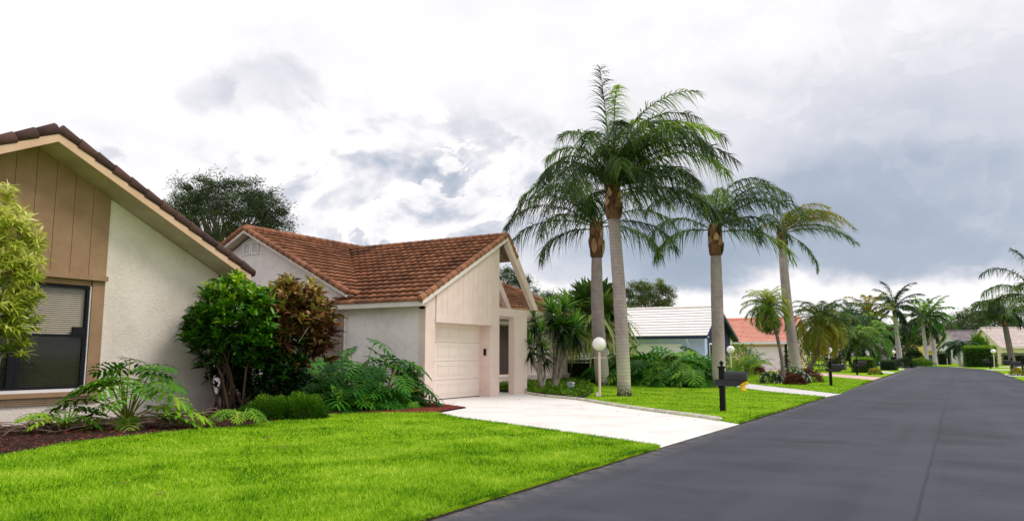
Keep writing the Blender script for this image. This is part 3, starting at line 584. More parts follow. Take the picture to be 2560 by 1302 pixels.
mb = MB(); XR, RZ, RS = -21.6, 5.72, .50
mb.prism([(-27.2, 0), (GX - .253, 0), (GX - .253, 2.92), (-16.4, 3.0), (XR, RZ - .04), (-27.2, RZ - .04 - RS * 5.6)], 'y', 18.3, 18.5)
mb.build('side_wall', 'stucco_shaded', h2)
# siding over the garage door
mb = MB(); y = 18.80
ww = .292
while y < 21.95:
    a, b = y + .008, min(y + ww, 22.0); mb.prism([(a, 2.64), (b, 2.64), (b, zg(b) - .06), (a, zg(a) - .06)], 'x', GX - .03, GX + .035); y += ww
mb.box(GX - .03, GX + .018, 18.8, 22.0, 2.62, 3.0)
mb.build('board_siding', 'siding_pink', h2)
mb = MB(); mb.box(GX - .28, GX + .05, 18.78, 22.03, 2.42, 2.64); mb.build('door_header', 'siding_pink', h2)
# sectional door
gd = MB(); DX = GX - .45; zb = .03
for k in range(4):
    z0, z1 = zb + k * .598, zb + (k + 1) * .598 - .008; gd.box(DX - .05, DX, 18.79, 22.0, z0, z1)
    for j in range(5):
        for zz in (0,):
            a = 18.93 + j * .60; b = a + .50; 
            if b < 21.98: gd.box(DX - .001, DX + .014, a, b, z0 + .13, z0 + .16); gd.box(DX - .001, DX + .014, a, b, z1 - .15, z1 - .12); gd.box(DX - .001, DX + .010, a + .012, b - .012, z0 + .18, z1 - .17)
gdo = gd.build('garage_door', 'door_paint', h2)
mb = MB(); mb.box(DX - .04, DX + .02, 18.79, 22.0, .012, .032); mb.build('door_seal', 'rubber', gdo)
mb = MB(); mb.box(GX - .26, GX - .17, 21.955, 21.999, 1.40, 1.62); mb.sphere((GX - .215, 21.95, 1.6), .03, 10, 6); mb.build('wall_lamp', 'black_metal', h2)
# fascias
RX = -13.62; mb = MB()
mb.prism([(EY, EZ - .01), (EY, EZ + .13), (AY2, AZ2 + .13), (AY2, AZ2 - .03)], 'x', RX - .05, RX)
mb.box(-17.35, RX - .052, EY, EY + .05, EZ - .04, EZ + .12)
for sx_, xe in ((1, -16.65), (-1, -26.6)):
    mb.prism([(XR, RZ), (xe, RZ - RS * abs(xe - XR)), (xe, RZ - RS * abs(xe - XR) + .15), (XR, RZ + .15)], 'y', EY - .03, EY + .02)
mb.build('fascia', 'trim_white', h2)
mb = MB(); mb.box(-17.3, RX - .052, EY + .05, 18.3, EZ - .02, EZ + .02); mb.prism([(XR, RZ + .02), (-16.7, RZ - RS * 4.9 + .02), (-16.7, RZ - RS * 4.9 + .08), (XR, RZ + .08)], 'y', EY + .02, 18.32); mb.prism([(XR, RZ + .02), (-26.5, RZ - RS * 4.9 + .02), (-26.5, RZ - RS * 4.9 + .08), (XR, RZ + .08)], 'y', EY + .02, 18.32)
mb.box(-16.9, -16.75, 22.6, 35.5, 3.02, 3.2)
mb.build('soffit', 'soffit', h2)
# open rafters and pergola beam
SS = 1.17
for bx in (RX - .09, RX - 1.22):
    mb = MB(); y1_ = 25.2 if bx > -14 else 25.0; mb.beam((bx, AY2 - .02, AZ2 - .02), (bx, AY2 + 2.06, AZ2 - .02 - SS * 2.06), .16, .24, (1, 0, 0)) if False else mb.prism([(AY2 - .02, AZ2 + .12), (AY2 + .18, AZ2 + .12 - .02), (AY2 + 2.22, 3.08), (AY2 + 1.92, 3.08), (AY2 - .02, AZ2 - .22)], 'x', bx - .09, bx + .09); mb.build('rafter', 'siding_pink', h2)
mb = MB(); mb.box(GX - .22, GX - .02, 22.582, 26.4, 2.78, 3.07); mb.box(GX - 1.25, GX - 1.05, 22.582, 28.2, 2.78, 3.07); mb.box(GX - 1.05, GX - .22, 26.15, 26.35, 2.80, 3.05); mb.build('pergola_beam', 'siding_pink', h2)
mb = MB(); mb.prism([(GX - .24, 0), (GX - .0, 0), (GX - .0, 2.778), (GX - .24, 2.778)], 'y', 23.62, 24.55); mb.build('column', 'stucco_pink', h2)
# underside of the short steep roof
mb = MB(); mb.prism([(AY2, AZ2 + .02), (23.62, AZ2 + .02 - .62 * SS), (23.62, AZ2 + .08 - .62 * SS), (AY2, AZ2 + .08)], 'x', -16.5, RX - .18); mb.build('soffit', 'soffit_brown', h2)
# recessed front wall with shuttered window
mb = MB(); W3 = -17.5; mb.box(W3 - .2, W3, 22.58, 27.6, 0, 3.1); mb.box(W3 - .2, W3, 27.6, 29.6, 2.74, 3.1); mb.box(W3 - .2, W3, 27.6, 29.6, 0, .55); mb.box(W3 - .2, W3, 29.6, 35.4, 0, 3.1); mb.box(W3 + .0, W3 + .14, 22.6, 35.4, 0, .42); mb.box(W3 - 6, W3 - .2, 35.2, 35.4, 0, 3.1)
mb.build('front_wall', 'stucco_pink', h2)
mb = MB(); mb.box(W3, W3 + .16, 22.6, 35.4, .42, .5); mb.box(W3 - .1, W3 + .05, 27.55, 27.7, .55, 2.8); mb.box(W3 - .1, W3 + .05, 29.5, 29.68, .55, 2.8); mb.box(W3 + .05, W3 + .3, 27.5, 29.7, 2.76, 2.9); mb.build('window_trim', 'trim_white', h2)
def shutter(Xa, y0, y1, z0, z1, axis, m, par, pitch=.16):
    mb = MB(); n = int(round((y1 - y0) / pitch)); pts = []
    for i in range(n * 4 + 1):
        t = i / (n * 4); off = (0, .035, .035, 0)[i % 4]; pts.append((y0 + (y1 - y0) * t, off))
    for (a, oa), (b, ob) in zip(pts[:-1], pts[1:]):
        if axis == 'x': mb.add([(Xa + oa, a, z0), (Xa + ob, b, z0), (Xa + ob, b, z1), (Xa + oa, a, z1)], [(0, 1, 2, 3)])
        else: mb.add([(a, Xa - oa, z0), (b, Xa - ob, z0), (b, Xa - ob, z1), (a, Xa - oa, z1)], [(0, 1, 2, 3)])
    return mb.build('storm_shutter', m, par)
shutter(W3 - .05, 27.7, 29.5, .56, 2.72, 'x', 'shutter_dark', h2)
shutter(18.26, -18.9, -17.03, .95, 2.70, 'y', 'shutter', h2, .17)
mb = MB(); mb.box(-18.95, -16.98, 18.19, 18.298, 2.70, 2.78); mb.box(-18.95, -16.98, 18.2, 18.298, .88, .95); mb.box(-16.99, -16.95, 18.2, 18.298, .95, 2.70); mb.build('shutter_rail', 'trim_white', h2)
# gable vents
for k in range(2):
    mb = MB(); x0 = -22.03 + k * .43; mb.box(x0, x0 + .38, 18.26, 18.299, 5.0 - .02, 5.03); mb.box(x0, x0 + .38, 18.26, 18.299, 5.42, 5.45); mb.box(x0, x0 + .04, 18.26, 18.299, 5.03, 5.42); mb.box(x0 + .34, x0 + .38, 18.26, 18.299, 5.03, 5.42)
    for j in range(7): mb.prism([(18.298, 5.055 + j * .053), (18.262, 5.04 + j * .053), (18.262, 5.052 + j * .053), (18.298, 5.072 + j * .053)], 'x', x0 + .04, x0 + .34)
    mb.build('gable_vent', 'white_paint', h2)
# roofs
mb = MB(); zt = .12
L2 = AY2 - EY
slope(mb, (RX + .02, EY - .04, EZ + zt), (-1, 0, 0), (0, 1, GS), 3.9, .66 * math.hypot(1, GS) , seed=5)
slope(mb, (RX + .02, EY - .04 + .66, EZ + zt + .66 * GS), (-1, 0, 0), (0, 1, GS), 8.3, (L2 + .04 - .66) * math.hypot(1, GS), seed=6)
slope(mb, (RX + .02, AY2 + .62, AZ2 + zt - .62 * SS), (-1, 0, 0), (0, -1, SS), 3.0, .62 * math.hypot(1, SS), seed=7)
RTZ = RZ + .14
slope(mb, (-16.62, EY - .05, RTZ - RS * 4.98), (0, 1, 0), (-1, 0, RS), 17.4, 4.98 * math.hypot(1, RS), seed=8, clip=lambda u, v: u < 12.75 + (4.98 * 1.118 - v) * .0 + (17.4 - 12.75) * (1 - v / (4.98 * 1.118)))
slope(mb, (-26.6, EY - .05, RTZ - RS * 5.0), (0, 1, 0), (1, 0, RS), 12.7, 5.0 * math.hypot(1, RS), seed=9)
barrels(mb, (RX - .05, EY - .06, EZ + zt + .06), (RX - .05, AY2, AZ2 + zt + .06), .095, .30, 4); barrels(mb, (RX - .05, AY2 + .62, AZ2 + zt - .62 * SS + .05), (RX - .05, AY2, AZ2 + zt + .05), .095, .30, 5)
barrels(mb, (RX - .1, AY2, AZ2 + zt + .05), (-20.9, AY2, AZ2 + zt + .05), .10, .36, 6)
barrels(mb, (-16.62, EY - .02, RTZ - RS * 4.98 + .05), (XR, EY - .02, RTZ + .05), .095, .30, 7); barrels(mb, (-26.6, EY - .02, RTZ - RS * 5.0 + .05), (XR, EY - .02, RTZ + .05), .095, .30, 8)
barrels(mb, (XR, EY + .1, RTZ + .06), (XR, 30.6, RTZ + .06), .11, .36, 9); barrels(mb, (-16.62, 35.3, RTZ - RS * 4.98 + .06), (XR, 30.6, RTZ + .06), .11, .36, 10)
mb.build('roof', 'tile_brown', h2, True)
for nm in range(1):
    mb = MB(); mb.prism([(EY + .1, EZ + .03), (AY2, AZ2 + .05), (AY2 + .6, AZ2 + .05 - .6 * SS), (AY2 + .4, AZ2 - .25 - .4 * SS), (AY2, AZ2 - .12), (18.4, EZ - .0)], 'x', -20.4, GX - .26); mb.build('roof_deck', 'soffit_brown', h2)

# ============ HOUSE 3 : pale blue with white tiles ============
h3 = thing('house', (-19, 50, 0), 'pale blue house with white tile roof and navy blue trim', 'house')
mb = MB(); fz = 2.6; ay, az_ = 50.1, 4.55; X3 = -13.9
z3l = lambda y: az_ - (az_ - fz) / (ay - 47.0) * (ay - y); z3r = lambda y: az_ - (az_ - 2.45) / (54.9 - ay) * (y - ay)
mb.prism([(47.9, 0), (48.5, 0), (48.5, z3l(48.5)), (47.9, z3l(47.9))], 'x', X3 - .2, X3); mb.box(-27, X3 - .2, 47.9, 48.1, 0, 2.95); mb.box(-27, X3 - .2, 54.0, 54.2, 0, 2.7)
mb.build('wall', 'pale_blue', h3)
mb = MB(); mb.prism([(48.5, 0), (54.1, 0), (54.1, z3r(54.1)), (ay, az_), (48.5, z3l(48.5))], 'x', X3 - .2, X3 + .02); 
for y in np.arange(48.6, 54, .35): mb.box(X3 + .02, X3 + .04, y, y + .04, .1, min(z3l(y) if y < ay else z3r(y), 9) - .1)
mb.build('board_siding', 'navy', h3)
mb = MB(); mb.prism([(47.0, fz - .15), (ay, az_ - .15), (54.9, 2.3), (54.9, 2.48), (ay, az_ + .06), (47.0, fz + .05)], 'x', X3 + .35, X3 + .42); mb.box(-27, X3 + .35, 47.0, 47.06, fz - .15, fz + .05); mb.build('fascia', 'navy', h3)
mb = MB(); mb.box(-27, X3 + .3, 47.06, 47.9, fz - .06, fz); mb.build('soffit', 'white_paint', h3)
mb = MB(); mb.prism([(47.1, fz - .02), (ay, az_ - .02), (54.85, 2.42), (54.85, 2.34), (ay, az_ - .1), (47.1, fz - .1)], 'x', X3 + .022, X3 + .348); mb.build('rake_soffit', 'navy', h3)
mb = MB(); slope(mb, (X3 + .45, 46.97, fz + .05), (-1, 0, 0), (0, 1, (az_ - fz) / (ay - 47)), 15, math.hypot(ay - 47, az_ - fz) + .03, .33, .36, .0, .04, None, 12, 'flat'); slope(mb, (X3 + .45, 54.95, 2.5), (-1, 0, 0), (0, -1, (az_ - 2.45) / (54.9 - ay)), 15, math.hypot(54.9 - ay, az_ - 2.45), .33, .36, .0, .04, None, 13, 'flat')
barrels(mb, (X3 + .45, ay, az_ + .08), (-28, ay, az_ + .08), .1, .4, 4); mb.build('roof', 'tile_white', h3)
mb = MB(); xg0, xg1 = -20.6, -15.4; mb.box(xg0, xg1, 47.84, 47.9, .03, 2.15)
for k in range(4): mb.box(xg0, xg1, 47.82, 47.84, .05 + k * .53, .54 + k * .53)
mb.build('garage_door', 'white_paint', h3)
mb = MB(); mb.box(X3 + .02, X3 + .07, 48.75, 49.65, 1.1, 2.2); w3 = mb.build('window', 'white_paint', h3); mb = MB(); mb.box(X3 + .07, X3 + .08, 48.83, 49.18, 1.2, 2.1); mb.box(X3 + .07, X3 + .08, 49.22, 49.57, 1.2, 2.1); mb.build('pane', 'dark_glass', w3)
mb = MB(); mb.tube([(X3 - 1.0, 47.2, 2.5), (X3 - 1.0, 47.5, 2.3), (X3 - 1.0, 47.82, 2.1), (X3 - 1.0, 47.82, .1)], .05, 8); mb.build('downspout', 'white_paint', h3, True)
mb = MB(); mb.box(-25.6, -24.5, 47.85, 47.9, 0, 2.2); mb.build('front_door', 'navy', h3)
mb = MB(); mb.box(-24.3, -23.9, 47.1, 47.5, 0, 2.5); mb.build('porch_column', 'white_paint', h3)

# ============ HOUSE 4 : coral roof ============
h4 = thing('house', (-20, 80, 0), 'beige house with coral pink tile roof and wide white garage door', 'house')
mb = MB(); mb.box(-34, -14.3, 77.0, 77.2, 0, 2.75); mb.prism([(77.0, 0), (88, 0), (88, 2.75), (82.5, 5.1), (77.0, 2.75)], 'x', -14.5, -14.3); mb.build('wall', 'beige', h4)
mb = MB(); slope(mb, (-13.8, 76.2, 2.75), (-1, 0, 0), (0, 1, .38), 19, 6.5 * math.hypot(1, .38), .35, .4, .03, .03, None, 21); slope(mb, (-13.8, 89, 2.75), (-1, 0, 0), (0, -1, .38), 19, 6.5 * math.hypot(1, .38), .35, .4, .03, .03, None, 22); barrels(mb, (-13.9, 76.1, 2.85), (-13.9, 82.6, 5.3), .12, .45, 3); barrels(mb, (-13.9, 82.6, 5.3), (-32.8, 82.6, 5.3), .12, .45, 3); mb.build('roof', 'tile_coral', h4, True)
mb = MB(); mb.box(-33, -13.85, 76.2, 76.3, 2.5, 2.74); mb.build('gutter', 'white_paint', h4)
mb = MB(); mb.box(at(1868, 77), at(1962, 77), 76.93, 77.0, .03, 2.25)
for k in range(4): mb.box(at(1868, 77), at(1962, 77), 76.9, 76.93, .05 + k * .55, .57 + k * .55)
mb.build('garage_door', 'white_paint', h4)

# ============ far houses ============
def far_house(name, wx, wy, hz, rz, wall, roofm, label, garage=True, wing=False):
    """ridge along local x, gable ends at +-wx/2"""
    root = thing(name, (0, 0, 0), label, 'house'); a, b = wx / 2, wy / 2
    mb = MB(); mb.prism([(-b, 0), (b, 0), (b, hz), (0, rz), (-b, hz)], 'x', -a, -a + .2); mb.prism([(-b, 0), (b, 0), (b, hz), (0, rz), (-b, hz)], 'x', a - .2, a); mb.box(-a + .2, a - .2, -b, -b + .2, 0, hz); mb.box(-a + .2, a - .2, b - .2, b, 0, hz); mb.build('wall', wall, root)
    s = (rz - hz) / b; mb = MB(); e = .5
    for sg in (-1, 1): slope(mb, (-a - e, sg * (b + e), hz - s * e + .08), (1, 0, 0), (0, -sg, s), wx + 2 * e, (b + e) * math.hypot(1, s), .4, .4, 0, .04, None, 5, 'flat')
    barrels(mb, (-a - e, 0, rz + .14), (a + e, 0, rz + .14), .12, .45); mb.build('roof', roofm, root)
    mb = MB()
    for xx in (-a - e, a + e - .06): mb.prism([(-b - e, hz - s * e - .14), (0, rz - .14), (b + e, hz - s * e - .14), (b + e, hz - s * e + .08), (0, rz + .08), (-b - e, hz - s * e + .08)], 'x', xx, xx + .06)
    mb.box(-a - e, a + e, -b - e, -b - e + .06, hz - s * e - .12, hz - s * e + .07); mb.build('fascia', 'trim_white', root)
    if garage: mb = MB(); mb.box(-a * .2, a * .75, -b - .05, -b, .03, 2.15); [mb.box(-a * .2, a * .75, -b - .07, -b - .05, .05 + k * .53, .54 + k * .53) for k in range(4)]; mb.build('garage_door', 'white_paint', root)
    else: mb = MB(); mb.box(-a * .5, -a * .1, -b - .04, -b, .9, 2.1); mb.build('window', 'dark_glass', root); mb = MB(); mb.box(a * .2, a * .55, -b - .04, -b, .9, 2.1); mb.build('window', 'dark_glass', root)
    return root
def corner(px, Y, a, b, rz): c_, s_ = math.cos(R(rz)), math.sin(R(rz)); return (at(px, Y) + a * c_ - b * s_, Y + a * s_ + b * c_, 0)
place(far_house('house', 18, 8.4, 2.9, 5.7, 'cream', 'tile_pale', 'cream house with pale tile roof behind the lone palm at the right edge'), corner(2506, 140, 9, 4.2, 30), R(30))
place(far_house('house', 13, 9, 2.9, 5.6, 'white_paint', 'tile_grey', 'white house with grey roof behind the small twin trunk palm', False), corner(2404, 152, 6.5, 4.5, 24), R(24))
place(far_house('house', 11, 8, 2.7, 5.3, 'yellow_wall', 'tile_taupe', 'yellow gabled house with taupe roof behind the two white trunked palms', False), corner(2322, 165, 5.5, 4, 34), R(34))
place(far_house('house', 13, 9, 2.7, 5.2, 'white_paint', 'tile_grey', 'grey roofed white house farthest down at the bend in the road', False), corner(2228, 172, 6.5, 4.5, 30), R(30))

# ------------------------------------------------------------------ street furniture
def mailbox(label):
    root = thing('mailbox', (0, 0, 0), label, 'mailbox', 'black mailboxes along the road')
    mb = MB(); mb.box(-.062, .062, -.062, .062, 0, 1.06); mb.prism([(-.085, 1.06), (.085, 1.06), (.085, 1.085), (.05, 1.105), (-.05, 1.105), (-.085, 1.085)], 'y', -.085, .085); mb.build('post', 'post_black', root)
    mb = MB(); mb.lathe((0, 0, 1.10), [(.03, 0), (.022, .02), (.03, .035), (.052, .065), (.055, .09), (.04, .118), (.012, .135), (.001, .137)], 14); mb.build('finial', 'post_black', root, True)
    mb = MB(); mb.prism([(-.16, .72), (.55, .72), (.55, .77), (.44, .70), (.36, .655), (.20, .625), (-.16, .65)][:1] + [(-.16, .77), (.60, .77), (.56, .735), (.46, .69), (.40, .63), (.30, .61), (-.16, .61)][0:0] + [(-.16, .63), (.34, .61), (.40, .64), (.47, .69), (.58, .745), (.60, .775), (-.16, .775)], 'y', -.088, -.063); mb.prism([(-.16, .63), (.34, .61), (.40, .64), (.47, .69), (.58, .745), (.60, .775), (-.16, .775)], 'y', .063, .088); mb.box(.07, .60, -.1, .1, .776, .79); mb.build('bracket', 'bracket', root)
    mb = MB(); r = .095; prof = [(-r, .792), (r, .792)] + [(r * math.cos(math.pi * i / 10), .885 + r * math.sin(math.pi * i / 10)) for i in range(11)]
    mb.prism(prof, 'x', .075, .60); box = mb.build('letter_box', 'mail_grey', root)
    mb = MB(); r = .102; prof = [(-r, .788), (r, .788)] + [(r * math.cos(math.pi * i / 10), .885 + r * math.sin(math.pi * i / 10)) for i in range(11)]
    mb.prism(prof, 'x', .60, .618); mb.box(.618, .64, -.02, .02, .95, .98); mb.build('door', 'mail_grey', box)
    return root
m0 = mailbox('closest black mailbox on a thick post, standing on the lawn by the yellow hydrant'); m0.location = (-5.12, 19.04, .03)
rows = [(-5.1, 37.5, 0, 'second black mailbox, past the white driveway, beside the leaning yellow palm'), (-6.2, 58.5, 0, 'third black mailbox, in front of the rounded green hedge'), (-6.1, 93, 0, 'farthest black mailbox on the left verge, just before the road bends'),
        (at(2474, 92), 92, 180, 'black mailbox on the right verge, left of the round shade of the far lamp'), (at(2528, 78), 78, 180, 'black mailbox on the right verge beside the lone palm trunk'), (at(2554, 62), 62, 180, 'black mailbox nearest the right edge of the view')]
for x, y, rz, lb in rows:
    c = copy_tree(m0); c.location = (x, y, .03); c.rotation_euler = (0, 0, R(rz)); c['label'] = lb
mb = MB(); mb.box(0, 0, 0, 0, 0, 0) if False else None
def lamp(label):
    root = thing('street_lamp', (0, 0, 0), label, 'lamp', 'white globe lamps on posts in the front yards')
    mb = MB(); mb.tube([(0, 0, 0), (0, 0, 1.56)], .042, 12); mb.box(-.13, -.03, -.06, .06, 0, .15); mb.build('post', 'lamp_post', root, False)
    mb = MB(); mb.tube([(-.26, 0, 1.30), (.26, 0, 1.30)], .012, 8); mb.build('crossbar', 'lamp_post', root)
    mb = MB(); mb.lathe((0, 0, 1.52), [(.05, 0), (.07, .01), (.09, .035), (.08, .04)], 14); mb.build('collar', 'black_metal', root)
    mb = MB(); mb.sphere((0, 0, 1.76), .235, 28, 18); mb.build('globe', 'globe', root, True)
    return root
l0 = lamp('large white globe lamp in front of the two thick palm trunks'); l0.location = (-10.46, 23.6, .02); l0.rotation_euler = (0, 0, YAW)
for (px, Y, lb) in [(2072, 56, 'white globe lamp right behind the second mailbox'), (2188, 92, 'white globe lamp above the third mailbox, the larger of two there'), (2176, 112, 'small white globe lamp just left of the one above the third mailbox'), (2234, 96, 'white globe lamp between the clipped dark hedge and the farthest left mailbox'),
                    (2484, 100, 'white globe lamp on the right lawn in front of the clipped hedge'), (2367, 122, 'white globe lamp standing by the two white palm trunks'), (2357, 145, 'far white globe lamp behind the one near the white palm trunks'), (1827, 47, 'white globe lamp half hidden in the feathery yellow green shrub')]:
    c = copy_tree(l0); c.location = (at(px, Y), Y, .0); c['label'] = lb
    if px in (2484,): c.scale = (1.15, 1.15, 1.05)
hy = thing('fire_hydrant', (-7.35, 30.35, .03), 'yellow fire hydrant at the end of the lawn behind the closest mailbox', 'hydrant')
mb = MB(); c = (-7.35, 30.35, .03); mb.lathe(c, [(.15, 0), (.15, .03), (.10, .04), (.10, .34), (.125, .35), (.125, .38), (.10, .39)], 16); mb.build('barrel', 'yellow_paint', hy, True)
mb = MB(); mb.lathe((c[0], c[1], c[2] + .39), [(.11, 0), (.105, .05), (.07, .10), (.03, .12), (.03, .16), (.001, .165)], 14); mb.build('bonnet', 'yellow_paint', hy, True)
for dx, dy in ((1, 0), (-1, 0), (0, -1)):
    mb = MB(); r = .06 if dy else .045; mb.tube([(c[0] + dx * .08, c[1] + dy * .08, .31), (c[0] + dx * .17, c[1] + dy * .17, .31), (c[0] + dx * .175, c[1] + dy * .175, .31), (c[0] + dx * .20, c[1] + dy * .20, .31)], [r, r, r * 1.25, r * 1.25], 12); mb.build('nozzle_cap', 'yellow_paint', hy, False)
ut = thing('utility_box', (-12.9, 25.6, 0), 'small pale grey meter box standing in the ground cover', 'utility box'); c = (at(1426, 25.6), 25.6, .1); ut.location = c; ORG[ut.name] = c
mb = MB(); mb.box(c[0] - .11, c[0] + .11, c[1] - .07, c[1] + .07, .04, .36); mb.build('case', 'meter', ut); mb = MB(); mb.prism([(c[0] - .13, .36), (c[0] + .13, .36), (c[0] + .10, .42), (c[0] - .10, .42)], 'y', c[1] - .09, c[1] + .09); mb.box(c[0] - .03, c[0] + .03, c[1] - .075, c[1] - .07, .15, .25); mb.build('cover', 'meter', ut)
def car(col, label):
    root = thing('parked_car', (0, 0, 0), label, 'car'); pm = mat('car_paint_' + label[:6].strip().replace(' ', '_'), col, tuple(x * .9 for x in col[:3]) + (1,), 1, .25, spec=.6)
    mb = MB(); mb.prism([(-2.2, .35), (2.2, .35), (2.25, .6), (2.15, .85), (1.2, .95), (-1.9, .98), (-2.2, .9), (-2.25, .6)], 'y', -.88, .88); mb.prism([(.55, 1.38), (-1.3, 1.38), (-1.45, 1.32), (-1.3, 1.43), (.4, 1.44)], 'y', -.66, .66); mb.build('body', pm, root)
    mb = MB(); V = [(1.15, -.82, .95), (1.15, .82, .95), (-1.85, .82, .97), (-1.85, -.82, .97), (.5, -.66, 1.38), (.5, .66, 1.38), (-1.35, .66, 1.38), (-1.35, -.66, 1.38)]; mb.add(V, [(0, 1, 5, 4), (1, 2, 6, 5), (2, 3, 7, 6), (3, 0, 4, 7), (4, 5, 6, 7)]); mb.build('cabin_glass', 'dark_glass', root)
    for x in (-1.35, 1.35):
        for y in (-.8, .8):
            mb = MB(); mb.tube([(x, y - .1, .33), (x, y + .1, .33)], .33, 18); wl = mb.build('wheel', 'rubber', root); mb = MB(); mb.tube([(x, y - .11, .33), (x, y + .11, .33)], .18, 12); mb.build('rim', 'meter', wl)
    rl = mat('tail_light', (.5, .02, .02, 1), None, 2, .3)
    for y in (-.72, .72): mb = MB(); mb.box(-2.27, -2.2, y - .14, y + .14, .7, .85); mb.build('tail_light', rl, root)
    return root
place(car((.22, .23, .25, 1), 'silver grey car parked behind the third mailbox'), (at(2192, 118), 118, .03), R(70))
place(car((.02, .02, .025, 1), 'black car with red tail light parked behind the farthest left mailbox'), (at(2262, 135), 135, .03), R(20))
place(car((.10, .11, .12, 1), 'dark grey car partly hidden behind the two white palm trunks'), (at(2327, 150), 150, .03), R(160))

# ------------------------------------------------------------------ palms
def frond(mb, base, az, el0, L, sag, lf, n, rng, droop=.8, plum=.5, wind=None, stem=.03, tint=(.2, .8), lw=.03, tw=0.0, bare=.12, pwr=1.7):
    st = 26; ds = L / st; p = np.array(base, float); pts = [p.copy()]; e = el0; T = []
    for i in range(st):
        t = (i + 1) / st; e = el0 - sag * t ** pwr; a = az + tw * t
        d = math.cos(e) * (math.cos(a) * VR + math.sin(a) * VF) + np.array([0, 0, math.sin(e)]); T.append(d); p = p + d * ds
        if wind is not None: p = p + np.asarray(wind) * ds * t * .6
        pts.append(p.copy())
    pts = np.array(pts); T = unit(np.gradient(pts, axis=0)); mb.tube(pts[::2], np.linspace(stem, .006, len(pts[::2])), 5, True, .75)
    t = np.linspace(bare, .995, n); ix = t * st; i0 = np.clip(ix.astype(int), 0, st - 1); fr = (ix - i0)[:, None]; P = pts[i0] * (1 - fr) + pts[i0 + 1] * fr; TT = T[i0]
    side = unit(np.cross(TT, np.array([0, 0, 1.]) + 1e-6)); up = np.cross(side, TT); prof = np.clip(np.sin(np.pi * (.10 + .84 * t)) ** .6, .12, 1) * lf
    tv = rng.uniform(*tint)
    for sg in (-1, 1):
        fwd = .55 + .45 * t[:, None]; D = side * sg + TT * fwd + up * rng.normal(.1, plum, (n, 1)); D = unit(D)
        leaves(mb, P, D, prof * rng.uniform(.8, 1.12, n), lw, droop * rng.uniform(.7, 1.3, n), 4, 'strap', np.clip(tv + rng.normal(0, .13, n), 0, 1), rng, wind=wind, roll=.5)
def boot(mb, c, r, h, rng, n=26):
    mb.lathe(c, [(r * .95, 0), (r * 1.25, .08), (r * 1.38, h * .3), (r * 1.25, h * .6), (r * .85, h * .85), (r * .5, h)], 14, .2)
    for i in range(n):
        a = i * 2.4; z = h * (.05 + .75 * i / n); rr = r * (1.36 - .5 * (i / n)); d = np.array([math.cos(a), math.sin(a), 0]); P = np.array([[c[0] + d[0] * rr * .93, c[1] + d[1] * rr * .93, c[2] + z]]); leaves(mb, P, [d * .16 + np.array([0, 0, 1.])], h * .42, r * 1.2, 0, 3, 'lance', rng.random(1), None, S=[np.cross(d, [0, 0, 1.])])
def queen_palm(base, top, r0, r1, fronds, seed, label, group, mid=(0, 0), bh=1.25, lf=.82, wind=(.15, .05, 0), mt='palm', L=4.2, fill=8, trunk='trunk', droop=.9, n=80, name='queen_palm', lw=.032, ls=1.0):
    rng = np.random.default_rng(seed); root = thing(name, base, label, 'palm tree', group); b = np.array(base, float); t_ = np.array(top, float)
    pts = [b + (t_ - b) * s + np.array([mid[0], mid[1], 0]) * math.sin(math.pi * s) for s in np.linspace(0, 1, 22)]
    rr = [r0 * (1.12 if s < .02 else 1.0) * (1 - s) ** .6 + r1 * (1 - (1 - s) ** .6) for s in np.linspace(0, 1, 22)]
    mb = MB(); mb.tube(pts, rr, 18, True, .5, .012, rng); mb.build('trunk', trunk, root, True)
    mb = MB(); boot(mb, t_ - np.array([0, 0, .03]), r1 * 1.02, bh, rng); mb.build('leaf_base', 'boot_leaf', root, True)
    hub = t_ + np.array([0, 0, bh * .93]); mb = MB()
    for f in fronds:
        phi, e0, ln, sg = f[:4]; kw = f[4] if len(f) > 4 else {}
        frond(mb, hub - np.array([0, 0, .25]) * rng.random(), R(phi), R(e0), ln, R(sg * rng.uniform(.92, 1.08)), kw.get('lf', lf), int(n * ls), rng, kw.get('droop', droop), kw.get('plum', .55), kw.get('wind', wind), .035, kw.get('tint', (.2, .7)), lw, kw.get('tw', 0), kw.get('bare', .14))
    for i in range(fill):
        frond(mb, hub - np.array([0, 0, .3]) * rng.random(), rng.uniform(0, 2 * math.pi), R(rng.uniform(5, 60)), L * rng.uniform(.7, .95), R(rng.uniform(70, 110)), lf, int(n * ls), rng, droop, .45, wind, .03, (.05, .6), lw)
    mb.build('crown', mt, root); return root
GQ = 'tall queen palms along the front yards'
br = dict(tint=(.8, 1.0), wind=(.2, .1, 0), lf=.7, droop=.8)
queen_palm((-9.85, 24.26, 0), (-10.13, 24.26, 6.15), .235, .20, [
    (118, 83, 4.9, 6, dict(lf=1.05, droop=.55, plum=.4, wind=(.04, 0, 0), bare=.12)), (60, 86, 4.6, 95, br), (-30, 84, 4.9, 105), (15, 82, 5.1, 102), (-100, 86, 4.6, 105, br), (20, 84, 3.7, 120, br), (8, 78, 4.6, 118, dict(tint=(.5, .85))), (-8, 68, 4.9, 118), (14, 62, 5.0, 112), (0, 50, 4.9, 105), (-20, 72, 4.6, 125, br), (-40, 64, 4.6, 130), (-65, 68, 4.4, 135), (-95, 74, 4.0, 135), (-120, 66, 4.0, 130),
    (170, 74, 3.6, 125), (150, 66, 3.7, 125), (188, 52, 3.4, 115), (60, 70, 4.4, 120), (95, 72, 4.4, 120), (-25, 40, 4.4, 100), (20, 30, 4.2, 90), (-50, 26, 3.8, 85), (-5, 14, 3.8, 75), (-75, 20, 3.4, 85), (120, 48, 3.8, 100), (40, 80, 4.0, 115, br), (-5, 84, 4.2, 112), (-150, 78, 3.6, 120)], 5,
    'tallest queen palm with an upright frond, its trunk closest to the driveway', GQ, mid=(.05, 0), n=92, fill=4, lw=.038)
